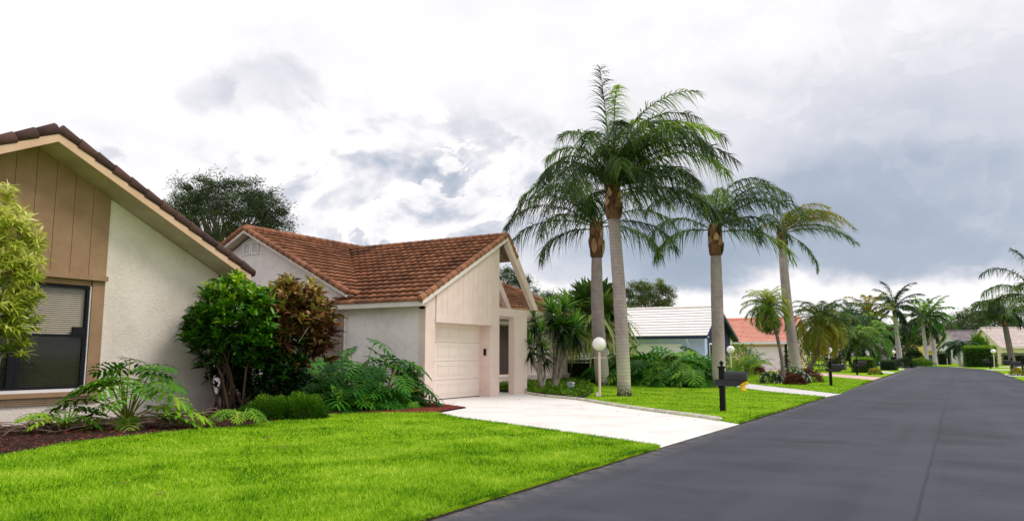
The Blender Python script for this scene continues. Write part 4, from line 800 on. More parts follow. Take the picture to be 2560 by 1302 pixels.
queen_palm((-14.1, 32.2, 0), (-14.33, 32.2, 5.95), .33, .235, [
    (178, 66, 5.0, 125), (172, 50, 5.0, 115), (186, 34, 5.0, 90, dict(lf=.95)), (170, 18, 4.7, 78, dict(lf=.95)), (160, 74, 4.6, 130), (200, 62, 4.6, 125), (150, 82, 4.2, 125), (-5, 34, 4.4, 105), (-10, 12, 4.2, 85), (5, 58, 4.6, 115), (-60, 55, 4.0, 125), (-110, 64, 4.2, 130), (-140, 48, 4.0, 115), (100, 62, 4.2, 115), (190, 0, 3.4, 70), (-30, 2, 3.6, 70), (215, 24, 4.0, 95), (190, 78, 4.6, 130), (175, 84, 4.4, 110)], 8,
    'queen palm second in the row, its trunk just behind the globe lamp', GQ, mid=(-.1, 0), bh=1.7, n=76, lw=.042, fill=0, wind=(.05, .02, 0))
queen_palm((-8.94, 32.8, 0), (-8.9, 32.8, 5.75), .29, .22, [
    (170, 78, 3.9, 135), (176, 58, 4.1, 125), (190, 30, 3.8, 100), (160, 10, 3.4, 85), (10, 84, 3.9, 118), (0, 70, 4.4, 122), (-8, 50, 4.4, 110), (12, 28, 4.0, 90), (-15, 8, 3.6, 75), (-50, 58, 3.9, 125), (-100, 66, 3.7, 130), (90, 72, 3.9, 120), (60, 50, 3.8, 105), (-70, 22, 3.4, 95), (200, 70, 3.4, 120), (20, 62, 4.2, 118), (-20, 78, 4.0, 125)], 12,
    'queen palm growing behind the closest mailbox', GQ, bh=1.35, n=72, lw=.042, fill=0, lf=.72)
YB = dict(tint=(.35, .85), lf=.55, wind=(.28, .1, -.05), droop=.7, plum=.6)
queen_palm((at(1994, 42), 42, 0), (at(1968, 42), 42, 7.1), .29, .19, [
    (10, 58, 3.0, 95, YB), (0, 44, 3.6, 88, YB), (5, 24, 3.8, 76, dict(tint=(.2, .5), lf=.55, wind=(.4, .1, -.2), droop=.6)), (20, 76, 2.4, 110, YB), (170, 76, 1.8, 130), (-10, 66, 2.8, 105, YB), (-20, -30, 3.0, 60, dict(tint=(.1, .3), lf=.34, wind=(.02, 0, 0), bare=.3)), (60, 70, 2.6, 110, YB), (-40, 50, 3.0, 100, YB), (15, 34, 3.6, 72, YB), (-5, 38, 3.9, 88, YB), (5, 66, 3.2, 100, YB), (-12, 16, 3.6, 66, dict(tint=(.1, .4), lf=.55, wind=(.4, .1, -.1), droop=.6)), (175, 50, 1.6, 110)], 14,
    'slender queen palm with yellowing fronds all blown to the right', GQ, bh=1.1, n=80, fill=0, lf=.5, mt='palm_yellow', mid=(-.1, 0))
def feather_palm(px, Y, base_dx, ht, r0, r1, L, nf, seed, label, mt='palm_dark', lean=None, lf=.45, droop=.5, sag=90, n=36, elr=(-25, 80), trunk='bark_grey', group=None, name='palm_tree', lw=.05, shaft=0, phis=None, curve=0, X=None, rev=False):
    rng = np.random.default_rng(seed); x = at(px, Y) if X is None else X; tx = at(px + base_dx, Y) if X is None else X + base_dx * .03; root = thing(name, (x, Y, 0), label, 'palm tree', group)
    b = np.array([x, Y, 0.]); t_ = np.array([tx, Y, ht]); pts = []
    for s in np.linspace(0, 1, 14):
        q = b + (t_ - b) * s; q[0] = x + (tx - x) * (s ** (1 + curve) if curve >= 0 else 1 - (1 - s) ** (1 - curve)); pts.append(q)
    mb = MB(); mb.tube(pts, np.linspace(r0, r1, 14), 10, True, .5, .03, rng); mb.build('trunk', trunk, root, True)
    if shaft: mb = MB(); mb.tube([t_, t_ + [0, 0, shaft * .5], t_ + [0, 0, shaft]], [r1 * 1.1, r1 * 1.15, r1 * .5], 10); mb.build('crownshaft', 'stem_green', root, True)
    mb = MB(); hub = t_ + np.array([0, 0, shaft])
    for i in range(nf):
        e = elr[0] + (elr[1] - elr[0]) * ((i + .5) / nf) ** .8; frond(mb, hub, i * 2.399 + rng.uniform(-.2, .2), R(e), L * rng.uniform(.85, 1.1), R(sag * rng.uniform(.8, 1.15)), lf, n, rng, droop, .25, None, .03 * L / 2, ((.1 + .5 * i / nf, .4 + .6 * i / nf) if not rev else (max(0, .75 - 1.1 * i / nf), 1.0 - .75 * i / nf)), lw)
    mb.build('crown', mt, root); return root
# small curved palm and leaning yellow palm in the flower bed
feather_palm(1957, 40, -32, zat(1925, 768, 40), .10, .075, 1.5, 56, 31, 'small pygmy date palm with a thin curved trunk in the flower bed', 'areca_palm_leaf', lf=.36, droop=.45, sag=100, n=44, elr=(-70, 88), curve=1.0, lw=.024)
feather_palm(2003, 44, 55, zat(2058, 806, 44), .13, .11, 2.1, 64, 32, 'leaning date palm with drooping yellow lower fronds and a bowed grey trunk', 'palm_yellow', lf=.42, droop=.45, sag=100, n=48, elr=(-60, 80), curve=-.9, lw=.03, rev=True)
GP = 'dark feathery palms clustered past the second mailbox'
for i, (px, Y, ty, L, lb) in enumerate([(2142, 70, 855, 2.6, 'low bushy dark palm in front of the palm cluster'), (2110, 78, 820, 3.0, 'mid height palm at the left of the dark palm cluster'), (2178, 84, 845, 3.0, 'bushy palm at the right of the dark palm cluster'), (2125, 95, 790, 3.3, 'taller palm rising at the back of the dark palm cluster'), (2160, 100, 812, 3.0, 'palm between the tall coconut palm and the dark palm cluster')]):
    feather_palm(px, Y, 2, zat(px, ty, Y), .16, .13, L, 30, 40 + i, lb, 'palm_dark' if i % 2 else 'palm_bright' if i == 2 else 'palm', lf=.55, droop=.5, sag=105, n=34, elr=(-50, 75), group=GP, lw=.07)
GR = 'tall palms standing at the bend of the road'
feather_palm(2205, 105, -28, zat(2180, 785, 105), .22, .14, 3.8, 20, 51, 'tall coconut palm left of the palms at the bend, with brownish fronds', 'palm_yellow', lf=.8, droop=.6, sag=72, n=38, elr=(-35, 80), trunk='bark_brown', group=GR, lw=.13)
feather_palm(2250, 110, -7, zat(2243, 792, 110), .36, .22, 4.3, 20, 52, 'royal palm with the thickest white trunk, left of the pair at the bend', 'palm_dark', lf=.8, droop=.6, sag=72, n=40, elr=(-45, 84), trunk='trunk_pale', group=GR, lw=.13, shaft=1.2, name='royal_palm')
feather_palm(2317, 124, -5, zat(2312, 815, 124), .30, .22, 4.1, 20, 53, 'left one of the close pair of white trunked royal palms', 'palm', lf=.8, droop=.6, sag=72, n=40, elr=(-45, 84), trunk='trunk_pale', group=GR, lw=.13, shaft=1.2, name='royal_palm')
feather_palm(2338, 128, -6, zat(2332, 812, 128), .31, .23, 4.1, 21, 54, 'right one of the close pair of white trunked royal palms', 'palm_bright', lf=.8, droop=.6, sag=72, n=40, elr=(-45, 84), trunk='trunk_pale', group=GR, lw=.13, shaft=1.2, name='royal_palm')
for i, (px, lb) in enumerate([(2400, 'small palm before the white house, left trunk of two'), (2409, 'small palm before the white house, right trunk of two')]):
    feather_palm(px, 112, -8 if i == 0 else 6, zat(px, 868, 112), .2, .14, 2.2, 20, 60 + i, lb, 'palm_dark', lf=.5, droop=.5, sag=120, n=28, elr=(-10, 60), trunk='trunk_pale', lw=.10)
queen_palm((at(2532, 84), 84, 0), (at(2519, 84), 84, zat(2519, 815, 84)), .28, .22, [(180, 45, 3.6, 85), (170, 20, 4.0, 70), (190, 0, 3.0, 40), (175, 65, 2.6, 80), (0, 50, 4, 90), (10, 20, 4, 80), (-60, 40, 3, 90), (90, 60, 3, 80), (-10, 70, 3, 80)], 66, 'lone palm with a shaggy crown on the right verge beside a black mailbox', None, bh=1.3, lf=.8, n=60, fill=8, lw=.07, L=3.6, trunk='bark_grey')
queen_palm((at(2618, 50), 50, 0), (at(2618, 50), 50, zat(2618, 800, 50)), .25, .2, [(178, 62, 4.4, 95, dict(lf=.6)), (182, 82, 3.6, 60, dict(lf=.6)), (170, 40, 3.6, 85, dict(lf=.6)), (172, 24, 3.0, 70, dict(lf=.6)), (10, 50, 4, 90), (90, 60, 3, 90), (-60, 30, 3, 90)], 67, 'palm outside the right edge whose fronds reach into view', None, bh=1.2, n=70, fill=0, lw=.045)
# yucca and fan palms
def rosette(mb, c, n, L, W, rng, zlo=-.6, zhi=.98, droop=.25, tint=(0, 1), prof='strap', seg=3, axis=None, up_b=.15):
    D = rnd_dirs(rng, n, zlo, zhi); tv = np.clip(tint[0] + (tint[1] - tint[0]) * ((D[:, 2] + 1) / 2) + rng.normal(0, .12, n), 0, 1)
    if axis is not None: D = unit(D + np.asarray(axis) * .6)
    P = np.asarray(c) + D * .02 + np.array([0, 0, 1.]) * (D[:, 2:3] * up_b); leaves(mb, P, D, L * rng.uniform(.75, 1.1, n), W, droop * rng.uniform(.5, 1.5, n), seg, prof, tv, rng, roll=.25)
def yucca(base, stems, label, seed, N=95, L=.62):
    rng = np.random.default_rng(seed); root = thing('yucca', base, label, 'yucca', 'spiky yuccas beside the pergola column'); mb = MB(); cr = MB()
    for (dx, dz_, h, r, k) in stems:
        a = np.array(base); b = a + VR * dx + VF * dz_ + np.array([0, 0, h]); m_ = (a + b) / 2 + rng.normal(0, .05, 3) + np.array([0, 0, -.1]); mb.tube([a, a * .75 + m_ * .25 + rng.normal(0, .02, 3), m_, b], [r * 1.35, r * 1.1, r, r * .8], 10, True, .5, .06, rng)
        rosette(cr, b, int(N * k), L * k, .075, rng, -.35, 1, .10, (.25, 1)); rosette(cr, b - np.array([0, 0, .2]), int(N * .7 * k), L * .95 * k, .07, rng, -.95, .0, .2, (0, .4))
    mb.build('trunk', 'bark_pale', root, True); cr.build('crown', 'yucca', root); return root
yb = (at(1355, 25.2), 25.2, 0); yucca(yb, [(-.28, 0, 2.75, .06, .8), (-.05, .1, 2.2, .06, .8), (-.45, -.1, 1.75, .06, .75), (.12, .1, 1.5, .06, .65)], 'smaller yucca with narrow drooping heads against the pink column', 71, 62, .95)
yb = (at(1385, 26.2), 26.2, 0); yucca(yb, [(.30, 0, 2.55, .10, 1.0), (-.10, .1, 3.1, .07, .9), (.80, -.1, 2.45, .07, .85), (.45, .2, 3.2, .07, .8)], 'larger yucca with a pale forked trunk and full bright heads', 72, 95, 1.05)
def fan_leaf(mb, base, az, el, pet, Rr, rng, tint=.5, nseg=26, droop=.5):
    d = math.cos(el) * (math.cos(az) * VR + math.sin(az) * VF) + np.array([0, 0, math.sin(el)]); c = np.asarray(base) + d * pet + np.array([0, 0, -.12 * pet]); mb.tube([base, (np.asarray(base) + c) / 2 + [0, 0, .08], c], [.025, .02, .015], 5, True, .6)
    side = unit(np.cross(d, [0, 0, 1.])); nn = unit(np.cross(side, d)); th = np.linspace(-2.3, 2.3, nseg); f2 = unit(d * .75 + nn * .25); D = np.cos(th)[:, None] * f2 + np.sin(th)[:, None] * side + nn * .12
    leaves(mb, np.repeat([c], nseg, 0), D, Rr * (.82 + .18 * np.cos(th)) * rng.uniform(.92, 1.05, nseg), Rr * .125, droop * rng.uniform(.6, 1.4, nseg), 4, 'lance', np.clip(tint + rng.normal(0, .08, nseg), 0, 1), rng, S=unit(np.cross(D, np.repeat([nn], nseg, 0))), roll=0)
def fan_palm(x, Y, ht, r, nl, pet, Rr, seed, label, elr=(-50, 75), bark='bark_brown'):
    rng = np.random.default_rng(seed); root = thing('fan_palm', (x, Y, 0), label, 'palm tree'); mb = MB(); mb.tube([(x, Y, 0), (x + .05, Y, ht * .5), (x, Y, ht)], [r * 1.2, r, r], 12, True, .5, .03, rng); mb.build('trunk', bark, root, True); cr = MB()
    for i in range(nl): e = elr[0] + (elr[1] - elr[0]) * (i + .5) / nl; fan_leaf(cr, (x, Y, ht), i * 2.4, R(e), pet * rng.uniform(.8, 1.15), Rr * rng.uniform(.85, 1.1), rng, .95 - .55 * (i + .5) / nl if i < nl * .4 else rng.uniform(.3, .8), 26, .9 if e < 10 else .35)
    cr.build('crown', 'fan', root)
fan_palm(at(1484, 36), 36, zat(1484, 785, 36), .2, 40, 1.25, 1.5, 81, 'broad fan palm with hanging blades behind the globe lamp')
fan_palm(at(440, 30), 30, 7.15, .2, 22, .8, .9, 82, 'fan palm whose top shows over the dark roof of the left house')

# ------------------------------------------------------------------ broadleaf trees
def broad_tree(x, Y, ht, cr, cz, label, seed, mt='oak', clumps=60, per=170, ls=.16, trunk_r=.3, squash=.75, bare=.25, name='broadleaf_tree', group=None, cat='tree', spread=.45, twig=True):
    rng = np.random.default_rng(seed); root = thing(name, (x, Y, 0), label, cat, group); c = np.array([x, Y, cz]); tm = MB(); lm = MB(); f = np.array([x, Y, max(.2, cz - cr * squash * .9)])
    tm.tube([(x, Y, 0), (x + .1, Y, f[2] * .5), f], [trunk_r * 1.2, trunk_r, trunk_r * .8], 10, True, .5, .05, rng)
    D = rnd_dirs(rng, clumps, -.5, 1); rad = rng.uniform(.45, 1.0, clumps) ** .6; C = c + D * rad[:, None] * np.array([cr, cr, cr * squash]) * rng.uniform(.82, 1.08, (clumps, 1))
    for i in range(clumps):
        m_ = (f + C[i]) / 2 + rng.normal(0, cr * .06, 3) - np.array([0, 0, cr * .05])
        if i % 2 == 0: tm.tube([f, m_, C[i]], [trunk_r * .35, trunk_r * .16, trunk_r * .04], 5, False)
        s = cr * spread * rng.uniform(.35, .75); k = int(per * rng.uniform(.6, 1.3)); g_ = rng.normal(0, 1, (k, 3)) * s * np.array([.6, .6, .38]); P = C[i] + g_
        hh = (P[:, 2] - c[2]) / (cr * squash) ; tv = np.clip(.35 + .3 * rng.normal(0, 1, 1) * .5 + .22 * hh + rng.normal(0, .12, k), 0, 1)
        leaves(lm, P, rnd_dirs(rng, k, -.4, .9), ls * rng.uniform(.6, 1.3, k), ls * .55, .2, 1, 'oval', tv, rng, roll=1.2)
    tm.build('trunk', 'bark_grey', root, True); lm.build('crown', mt, root); return root
broad_tree(at(545, 30), 30, 0, 4.0, zat(545, 565, 30) , 'large dark twiggy tree behind the left house', 91, 'oak', 330, 170, .15, .3, .80, spread=.20)
broad_tree(at(1268, 62), 62, 0, 2.7, zat(1300, 728, 62), 'dark tree glimpsed between the white slanted beams', 92, 'oak', 60, 120, .22, .3, .9, spread=.34)
broad_tree(at(1345, 75), 75, 0, 2.6, zat(1345, 765, 75), 'low dark tree right of the slanted beams behind the brown roof', 96, 'oak', 50, 120, .22, .3, .7, spread=.34)
broad_tree(at(1622, 84), 84, 0, 3.3, zat(1622, 748, 84), 'rounded tree rising behind the white tile roof', 93, 'oak_warm', 80, 140, .26, .35, .72, spread=.3)
GB = 'broad trees behind the far houses'
for i, (px, Y, y, r, lb) in enumerate([(2455, 175, 815, 7, 'broad tree behind the cream house, at its left'), (2535, 178, 795, 8, 'largest broad tree behind the cream house, cut by the right edge'), (2390, 190, 838, 5, 'small dark tree behind the roof of the white house'), (2300, 190, 850, 6, 'dark tree behind the yellow gabled house'), (2215, 150, 850, 5, 'tree behind the grey roof at the bend, left side'), (2268, 150, 846, 4, 'tree behind the grey roof at the bend, by the thick white trunk'), (2090, 120, 870, 5, 'dark tree behind the leaning yellow palm')]):
    broad_tree(at(px, Y), Y, 0, r, zat(px, y, Y), lb, 100 + i, 'oak_warm' if i in (0, 1, 5) else 'oak', 55, 110, .5, .4, .6, group=GB, spread=.34)

# ------------------------------------------------------------------ hedges and shrubs
def hedge(x0, x1, y0, y1, h, label, seed, mt='hedge', ls=.07, dens=900, rz=0, c=None, name='hedge', rnd=.0):
    rng = np.random.default_rng(seed); root = thing(name, ((x0 + x1) / 2, (y0 + y1) / 2, 0), label, 'hedge'); mb = MB(); a, b = (x1 - x0) / 2, (y1 - y0) / 2; cx, cy = (x0 + x1) / 2, (y0 + y1) / 2
    def pt(n):
        A = [4 * a * b, 2 * a * h * 2, 2 * b * h * 2]; w_ = rng.choice(3, n, p=np.array(A) / sum(A)); U = rng.uniform(-1, 1, (n, 2)); s = rng.choice([-1, 1], n); P = np.zeros((n, 3))
        P[w_ == 0] = np.column_stack([U[w_ == 0, 0] * a, U[w_ == 0, 1] * b, np.full((w_ == 0).sum(), h)]); P[w_ == 1] = np.column_stack([U[w_ == 1, 0] * a, s[w_ == 1] * b, (U[w_ == 1, 1] + 1) / 2 * h]); P[w_ == 2] = np.column_stack([s[w_ == 2] * a, U[w_ == 2, 0] * b, (U[w_ == 2, 1] + 1) / 2 * h])
        if rnd: P[:, :2] *= (1 - rnd * (P[:, 2:3] / h) ** 3); P[:, 2] -= rnd * h * .6 * ((P[:, 0] / a) ** 4 + (P[:, 1] / b) ** 4) * (P[:, 2] / h)
        return P, w_
    n = int((4 * a * b + 4 * (a + b) * h) * dens); P, w_ = pt(n); P = P + rng.normal(0, ls * .5, (n, 3)); P[:, 2] = np.abs(P[:, 2])
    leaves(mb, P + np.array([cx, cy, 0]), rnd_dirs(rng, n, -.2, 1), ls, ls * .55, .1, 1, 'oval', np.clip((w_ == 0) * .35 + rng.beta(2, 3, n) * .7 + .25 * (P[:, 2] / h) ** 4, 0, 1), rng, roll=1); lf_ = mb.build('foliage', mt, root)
    mb = MB(); mb.box(cx - a * .9, cx + a * .9, cy - b * .88, cy + b * .88, 0, h * .9); mb.build('branches_or_shade_core', mat('hedge_core_shade', (.006, .012, .005, 1), (.012, .02, .008, 1), 20, .95), root); return root  # solid near-black box, the hedge's inner shade put into its colour
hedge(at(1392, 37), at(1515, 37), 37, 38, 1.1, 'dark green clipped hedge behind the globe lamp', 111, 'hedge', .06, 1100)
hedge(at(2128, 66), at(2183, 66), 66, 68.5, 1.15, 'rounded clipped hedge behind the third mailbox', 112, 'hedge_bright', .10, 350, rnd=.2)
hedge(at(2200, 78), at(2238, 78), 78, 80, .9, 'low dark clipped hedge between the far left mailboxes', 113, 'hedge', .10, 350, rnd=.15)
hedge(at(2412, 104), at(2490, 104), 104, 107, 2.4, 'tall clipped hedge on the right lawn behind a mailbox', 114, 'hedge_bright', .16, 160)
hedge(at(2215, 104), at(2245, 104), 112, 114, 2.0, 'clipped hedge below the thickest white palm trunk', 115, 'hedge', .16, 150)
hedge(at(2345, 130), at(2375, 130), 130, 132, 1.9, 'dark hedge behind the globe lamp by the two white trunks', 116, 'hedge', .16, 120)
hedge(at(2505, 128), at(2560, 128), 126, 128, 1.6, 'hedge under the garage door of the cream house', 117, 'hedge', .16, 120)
def bush(x, Y, r, h, label, seed, mt, n=2600, ls=.09, flowers=0, name='shrub', cat='shrub', group=None, z0=.0, up=.3, prof='oval', lw=.5, seg=1, shell=.55):
    rng = np.random.default_rng(seed); root = thing(name, (x, Y, 0), label, cat, group); mb = MB(); D = rnd_dirs(rng, n, -.05, 1); rr = rng.uniform(shell, 1.0, n) ** .7 * (1 + .14 * np.sin(D[:, 0] * 7 + seed) * np.cos(D[:, 1] * 6)); P = np.array([x, Y, z0]) + D * rr[:, None] * np.array([r, r, h])
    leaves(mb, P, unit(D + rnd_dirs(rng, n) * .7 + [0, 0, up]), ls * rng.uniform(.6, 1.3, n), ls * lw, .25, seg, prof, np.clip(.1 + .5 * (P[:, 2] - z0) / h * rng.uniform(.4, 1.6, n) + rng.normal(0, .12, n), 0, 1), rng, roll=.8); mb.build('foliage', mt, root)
    mb = MB()
    for k in range(7): a = rng.uniform(0, 6.28); mb.tube([(x, Y, 0), (x + math.cos(a) * r * .3, Y + math.sin(a) * r * .3, h * .4), (x + math.cos(a) * r * .7, Y + math.sin(a) * r * .7, h * .75)], [.02, .014, .006], 5)
    mb.build('branches_or_shade_core', 'bark_brown', root)
    if flowers:
        mb = MB(); D = rnd_dirs(rng, flowers, .1, 1); P = np.array([x, Y, z0]) + D * np.array([r, r, h]) * 1.05
        for q, d in zip(P, D):
            A = np.arange(5) * 1.2566; s = unit(np.cross(d, [0, 0, 1.]) + 1e-3); u_ = np.cross(s, d); leaves(mb, np.repeat([q], 5, 0), np.cos(A)[:, None] * s + np.sin(A)[:, None] * u_ + d * .3, .06, .05, 0, 1, 'oval', None, rng, roll=.2)
        mb.build('blossoms', 'petal_white', root)
    return root
GF = 'low bushes of the flower bed around the small palms'
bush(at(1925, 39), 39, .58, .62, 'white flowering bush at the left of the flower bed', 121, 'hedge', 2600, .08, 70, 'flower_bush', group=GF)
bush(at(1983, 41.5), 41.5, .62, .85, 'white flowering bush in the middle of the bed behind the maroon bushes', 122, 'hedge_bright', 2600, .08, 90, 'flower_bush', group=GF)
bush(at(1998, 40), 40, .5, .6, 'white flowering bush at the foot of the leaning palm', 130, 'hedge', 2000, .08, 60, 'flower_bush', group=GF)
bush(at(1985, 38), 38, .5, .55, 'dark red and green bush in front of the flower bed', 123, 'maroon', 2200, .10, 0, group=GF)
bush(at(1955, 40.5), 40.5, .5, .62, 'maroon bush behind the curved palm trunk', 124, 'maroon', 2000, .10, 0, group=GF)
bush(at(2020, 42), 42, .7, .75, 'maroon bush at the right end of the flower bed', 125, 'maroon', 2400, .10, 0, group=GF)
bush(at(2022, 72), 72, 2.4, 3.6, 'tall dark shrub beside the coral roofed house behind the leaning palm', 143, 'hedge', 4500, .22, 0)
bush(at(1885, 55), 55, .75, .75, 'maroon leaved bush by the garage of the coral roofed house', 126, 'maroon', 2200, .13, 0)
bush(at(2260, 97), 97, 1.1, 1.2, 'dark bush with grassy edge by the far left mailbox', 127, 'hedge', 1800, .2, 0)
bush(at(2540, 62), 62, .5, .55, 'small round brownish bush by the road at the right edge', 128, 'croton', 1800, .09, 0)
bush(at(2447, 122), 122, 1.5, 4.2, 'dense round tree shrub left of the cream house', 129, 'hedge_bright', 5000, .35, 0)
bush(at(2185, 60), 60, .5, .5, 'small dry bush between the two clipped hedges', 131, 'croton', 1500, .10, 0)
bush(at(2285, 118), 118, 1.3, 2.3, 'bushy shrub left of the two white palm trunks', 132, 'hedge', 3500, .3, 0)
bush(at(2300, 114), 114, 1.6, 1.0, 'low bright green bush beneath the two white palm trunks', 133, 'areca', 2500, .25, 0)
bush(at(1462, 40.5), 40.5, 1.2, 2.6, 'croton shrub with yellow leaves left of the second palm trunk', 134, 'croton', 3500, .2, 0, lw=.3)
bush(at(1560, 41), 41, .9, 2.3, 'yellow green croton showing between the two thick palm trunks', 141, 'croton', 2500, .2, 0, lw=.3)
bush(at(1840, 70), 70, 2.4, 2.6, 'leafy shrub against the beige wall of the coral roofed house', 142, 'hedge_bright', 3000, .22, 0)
# near low clipped shrubs
bush(*Gp(752, 1048), .62, .55, 'low rounded feathery shrub at the right end of the left bed', 135, 'hedge_bright', 16000, .055, 0, group='low feathery shrubs under the big bushes', lw=.4)
bush(*Gp(672, 1050), .62, .52, 'low rounded feathery shrub in the middle below the cordyline stems', 136, 'hedge_bright', 14000, .055, 0, group='low feathery shrubs under the big bushes', lw=.4)
bush(*Gp(640, 1028), .8, .55, 'low rounded feathery shrub at the back under the big bushes', 137, 'hedge', 9000, .055, 0, group='low feathery shrubs under the big bushes', lw=.4)

# big leafy bushes on stems
def head_bush(c, rx, ry, rz, heads, per, L, W, mt, label, seed, name, base, stems=14, tint=(0, 1), bark='bark_pale', droop=.35, skip=None, sag=0):
    rng = np.random.default_rng(seed); root = thing(name, (base[0], base[1], 0), label, 'shrub'); lm = MB(); sm = MB(); D = rnd_dirs(rng, heads, -.75, 1); C = np.array(c) + D * np.array([rx, ry, rz]) * rng.uniform(.55, 1.08, (heads, 1))
    for i in range(heads):
        zf = (C[i, 2] - c[2]) / rz * .5 + .5; out = unit(D[i] * np.array([1, 1, .4]) + np.array([0, 0, .9])); n = int(per * rng.uniform(.8, 1.2)); dd = rnd_dirs(rng, n, -.35, 1); dd = unit(dd + out * .65)
        tv = np.clip(tint[0] + (tint[1] - tint[0]) * (.15 + .75 * zf * (dd[:, 2] * .5 + .5)) + rng.normal(0, .10, n) + rng.normal(0, .13), 0, 1)  # paler tint on high and upward leaves, highlights put into the colour
        leaves(lm, C[i] + out * rng.uniform(-.10, .06, (n, 1)), dd, L * rng.uniform(.7, 1.15, n), W * rng.uniform(.8, 1.2, n), droop * rng.uniform(.5, 1.5, n), 4, 'lance', tv, rng, roll=.35)
    for k in range(stems):
        i = rng.integers(heads); b = np.array([base[0] + rng.normal(0, base[2]), base[1] + rng.normal(0, base[2]), 0.]); e = C[i]; m1 = b + (e - b) * .45 + np.array([0, 0, .25]) + rng.normal(0, .05, 3); sm.tube([b, m1, e], [.028, .02, .012], 6, True, .5, .08, rng)
    lm.build('foliage', mt, root); sm.build('stems', bark, root, True); return root
XB = -14.5; XC = -14.2
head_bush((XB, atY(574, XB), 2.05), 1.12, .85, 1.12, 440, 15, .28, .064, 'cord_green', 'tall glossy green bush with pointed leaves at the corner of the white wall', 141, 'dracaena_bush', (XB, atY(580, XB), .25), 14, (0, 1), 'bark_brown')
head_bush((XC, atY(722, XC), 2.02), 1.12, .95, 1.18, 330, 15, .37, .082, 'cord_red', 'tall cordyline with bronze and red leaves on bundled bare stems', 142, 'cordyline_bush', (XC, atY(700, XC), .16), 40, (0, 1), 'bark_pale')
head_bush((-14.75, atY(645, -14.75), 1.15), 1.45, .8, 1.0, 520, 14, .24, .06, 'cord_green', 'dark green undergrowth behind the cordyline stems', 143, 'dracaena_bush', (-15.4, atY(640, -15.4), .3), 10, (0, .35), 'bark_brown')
# variegated plant at left edge
head_bush((-15.0, atY(-20, -15.0), 2.65), .70, .62, 1.72, 330, 26, .25, .042, 'varieg', 'yellow and green striped dracaena at the left edge before the window', 144, 'dracaena_bush', (-15.0, atY(-50, -15.0), .1), 6, (0, 1), 'bark_pale', .5)
tw = head_bush((at(1035, 17.3), 17.3, .92), .26, .2, .28, 16, 9, .13, .06, 'philo_bright', 'small upright umbrella shrub against the side wall of the garage', 145, 'umbrella_shrub', (at(1035, 17.3), 17.3, .03), 7, (.1, .9), 'bark_brown')

# split-leaf philodendrons
def philo_leaf(mb, base, d, up, size, rng, tint=.5, lobes=7, wide=.148, sagm=.75):
    d = unit(d); s = unit(np.cross(d, up)); n_ = np.cross(s, d); st = 10; pts = []; p = np.asarray(base, float); e = 0.0
    for i in range(st + 1): pts.append(p.copy()); t = i / st; dd = unit(d + np.array([0, 0, -1.]) * (sagm * t ** 1.5)); p = p + dd * size / st
    pts = np.array(pts); T = unit(np.gradient(pts, axis=0))
    mb.tube(pts, np.linspace(.009, .003, st + 1) * (size / .6), 4, False, min(1, tint + .4))
    t = np.linspace(.0, .96, lobes); ix = np.clip((t * st), 0, st - 1e-3); i0 = ix.astype(int); fr = (ix - i0)[:, None]; P = pts[i0] * (1 - fr) + pts[i0 + 1] * fr; TT = T[i0]
    ang = np.radians(118 - 92 * t); ln = size * .62 * np.sin(np.pi * (.30 + .62 * t)) ** .8 ; wl = size * wide * (1 - .3 * t)
    for sg in (-1, 1):
        D = unit(np.cos(ang)[:, None] * TT + sg * np.sin(ang)[:, None] * s + n_ * .18); tv = np.clip(tint + rng.normal(0, .05, lobes), 0, 1)
        S = unit(np.cross(D, np.repeat([n_], lobes, 0))); seg = 4; V = np.zeros((lobes, seg + 1, 2, 3)); dr = .35
        for k in range(seg + 1):
            q = k / seg; c = P + D * (ln * q)[:, None]; c[:, 2] -= dr * ln * q * q; c += TT * (ln * .18 * q * q)[:, None]; ww = wl * [1.1, .60, .80, .62, .06][k]; V[:, k, 0] = c - S * ww[:, None] / 2; V[:, k, 1] = c + S * ww[:, None] / 2
        b = np.arange(lobes)[:, None] * (seg + 1) * 2 + np.arange(seg)[None, :] * 2; F = np.stack([b, b + 1, b + 3, b + 2], -1).reshape(-1, 4); mb.add(V.reshape(-1, 3), F, np.repeat(tv, seg))
        # finger lobes
        for q, L2_ in ((.45, .34), (.70, .28)):
            c = P + D * (ln * q)[:, None]; c[:, 2] -= dr * ln * q * q; D2 = unit(D * .8 - TT * .55); leaves(mb, c, D2, ln * L2_, wl * .5, .3, 2, 'strap', tv, None, S=S); D3 = unit(D * .8 + TT * .6); leaves(mb, c, D3, ln * L2_, wl * .5, .3, 2, 'strap', tv, None, S=S)
def philodendron(base, lv, label, seed, mt='philo', group=None, stemc='stem_green', name='philodendron', wide=.148, sagm=.75, zr=(-.75, .05)):
    rng = np.random.default_rng(seed); root = thing(name, base, label, 'philodendron', group); lm = MB(); sm = MB(); b = np.array(base, float)
    for (phi, el, pet, size, tn) in lv:
        a = R(phi); h = math.cos(a) * VR + math.sin(a) * VF; e = R(el); d = math.cos(e) * h + np.array([0, 0, math.sin(e)]); p0 = b + rng.normal(0, .03, 3) * [1, 1, 0] + [0, 0, .05]; bend = np.array([0, 0, -.10 * pet * math.cos(e)]); tip = p0 + d * pet + bend; sm.tube([p0, p0 + d * pet * .5 - bend * .3, tip], [.02, .014, .010], 6, True, rng.random())
        ld = unit(h * 1.0 + np.array([0, 0, rng.uniform(*zr)])); upv = unit(np.array([0, 0, 1.]) + h * .9 + rng.normal(0, .25, 3)); philo_leaf(lm, tip, ld, upv, size, rng, tn, 8 if wide > .2 else 7, wide, sagm)
    lm.build('leaves', mt, root); sm.build('stalks', stemc, root, True); return root
rng = np.random.default_rng(77)
pb = (at(330, 8.85), 8.85, .06)
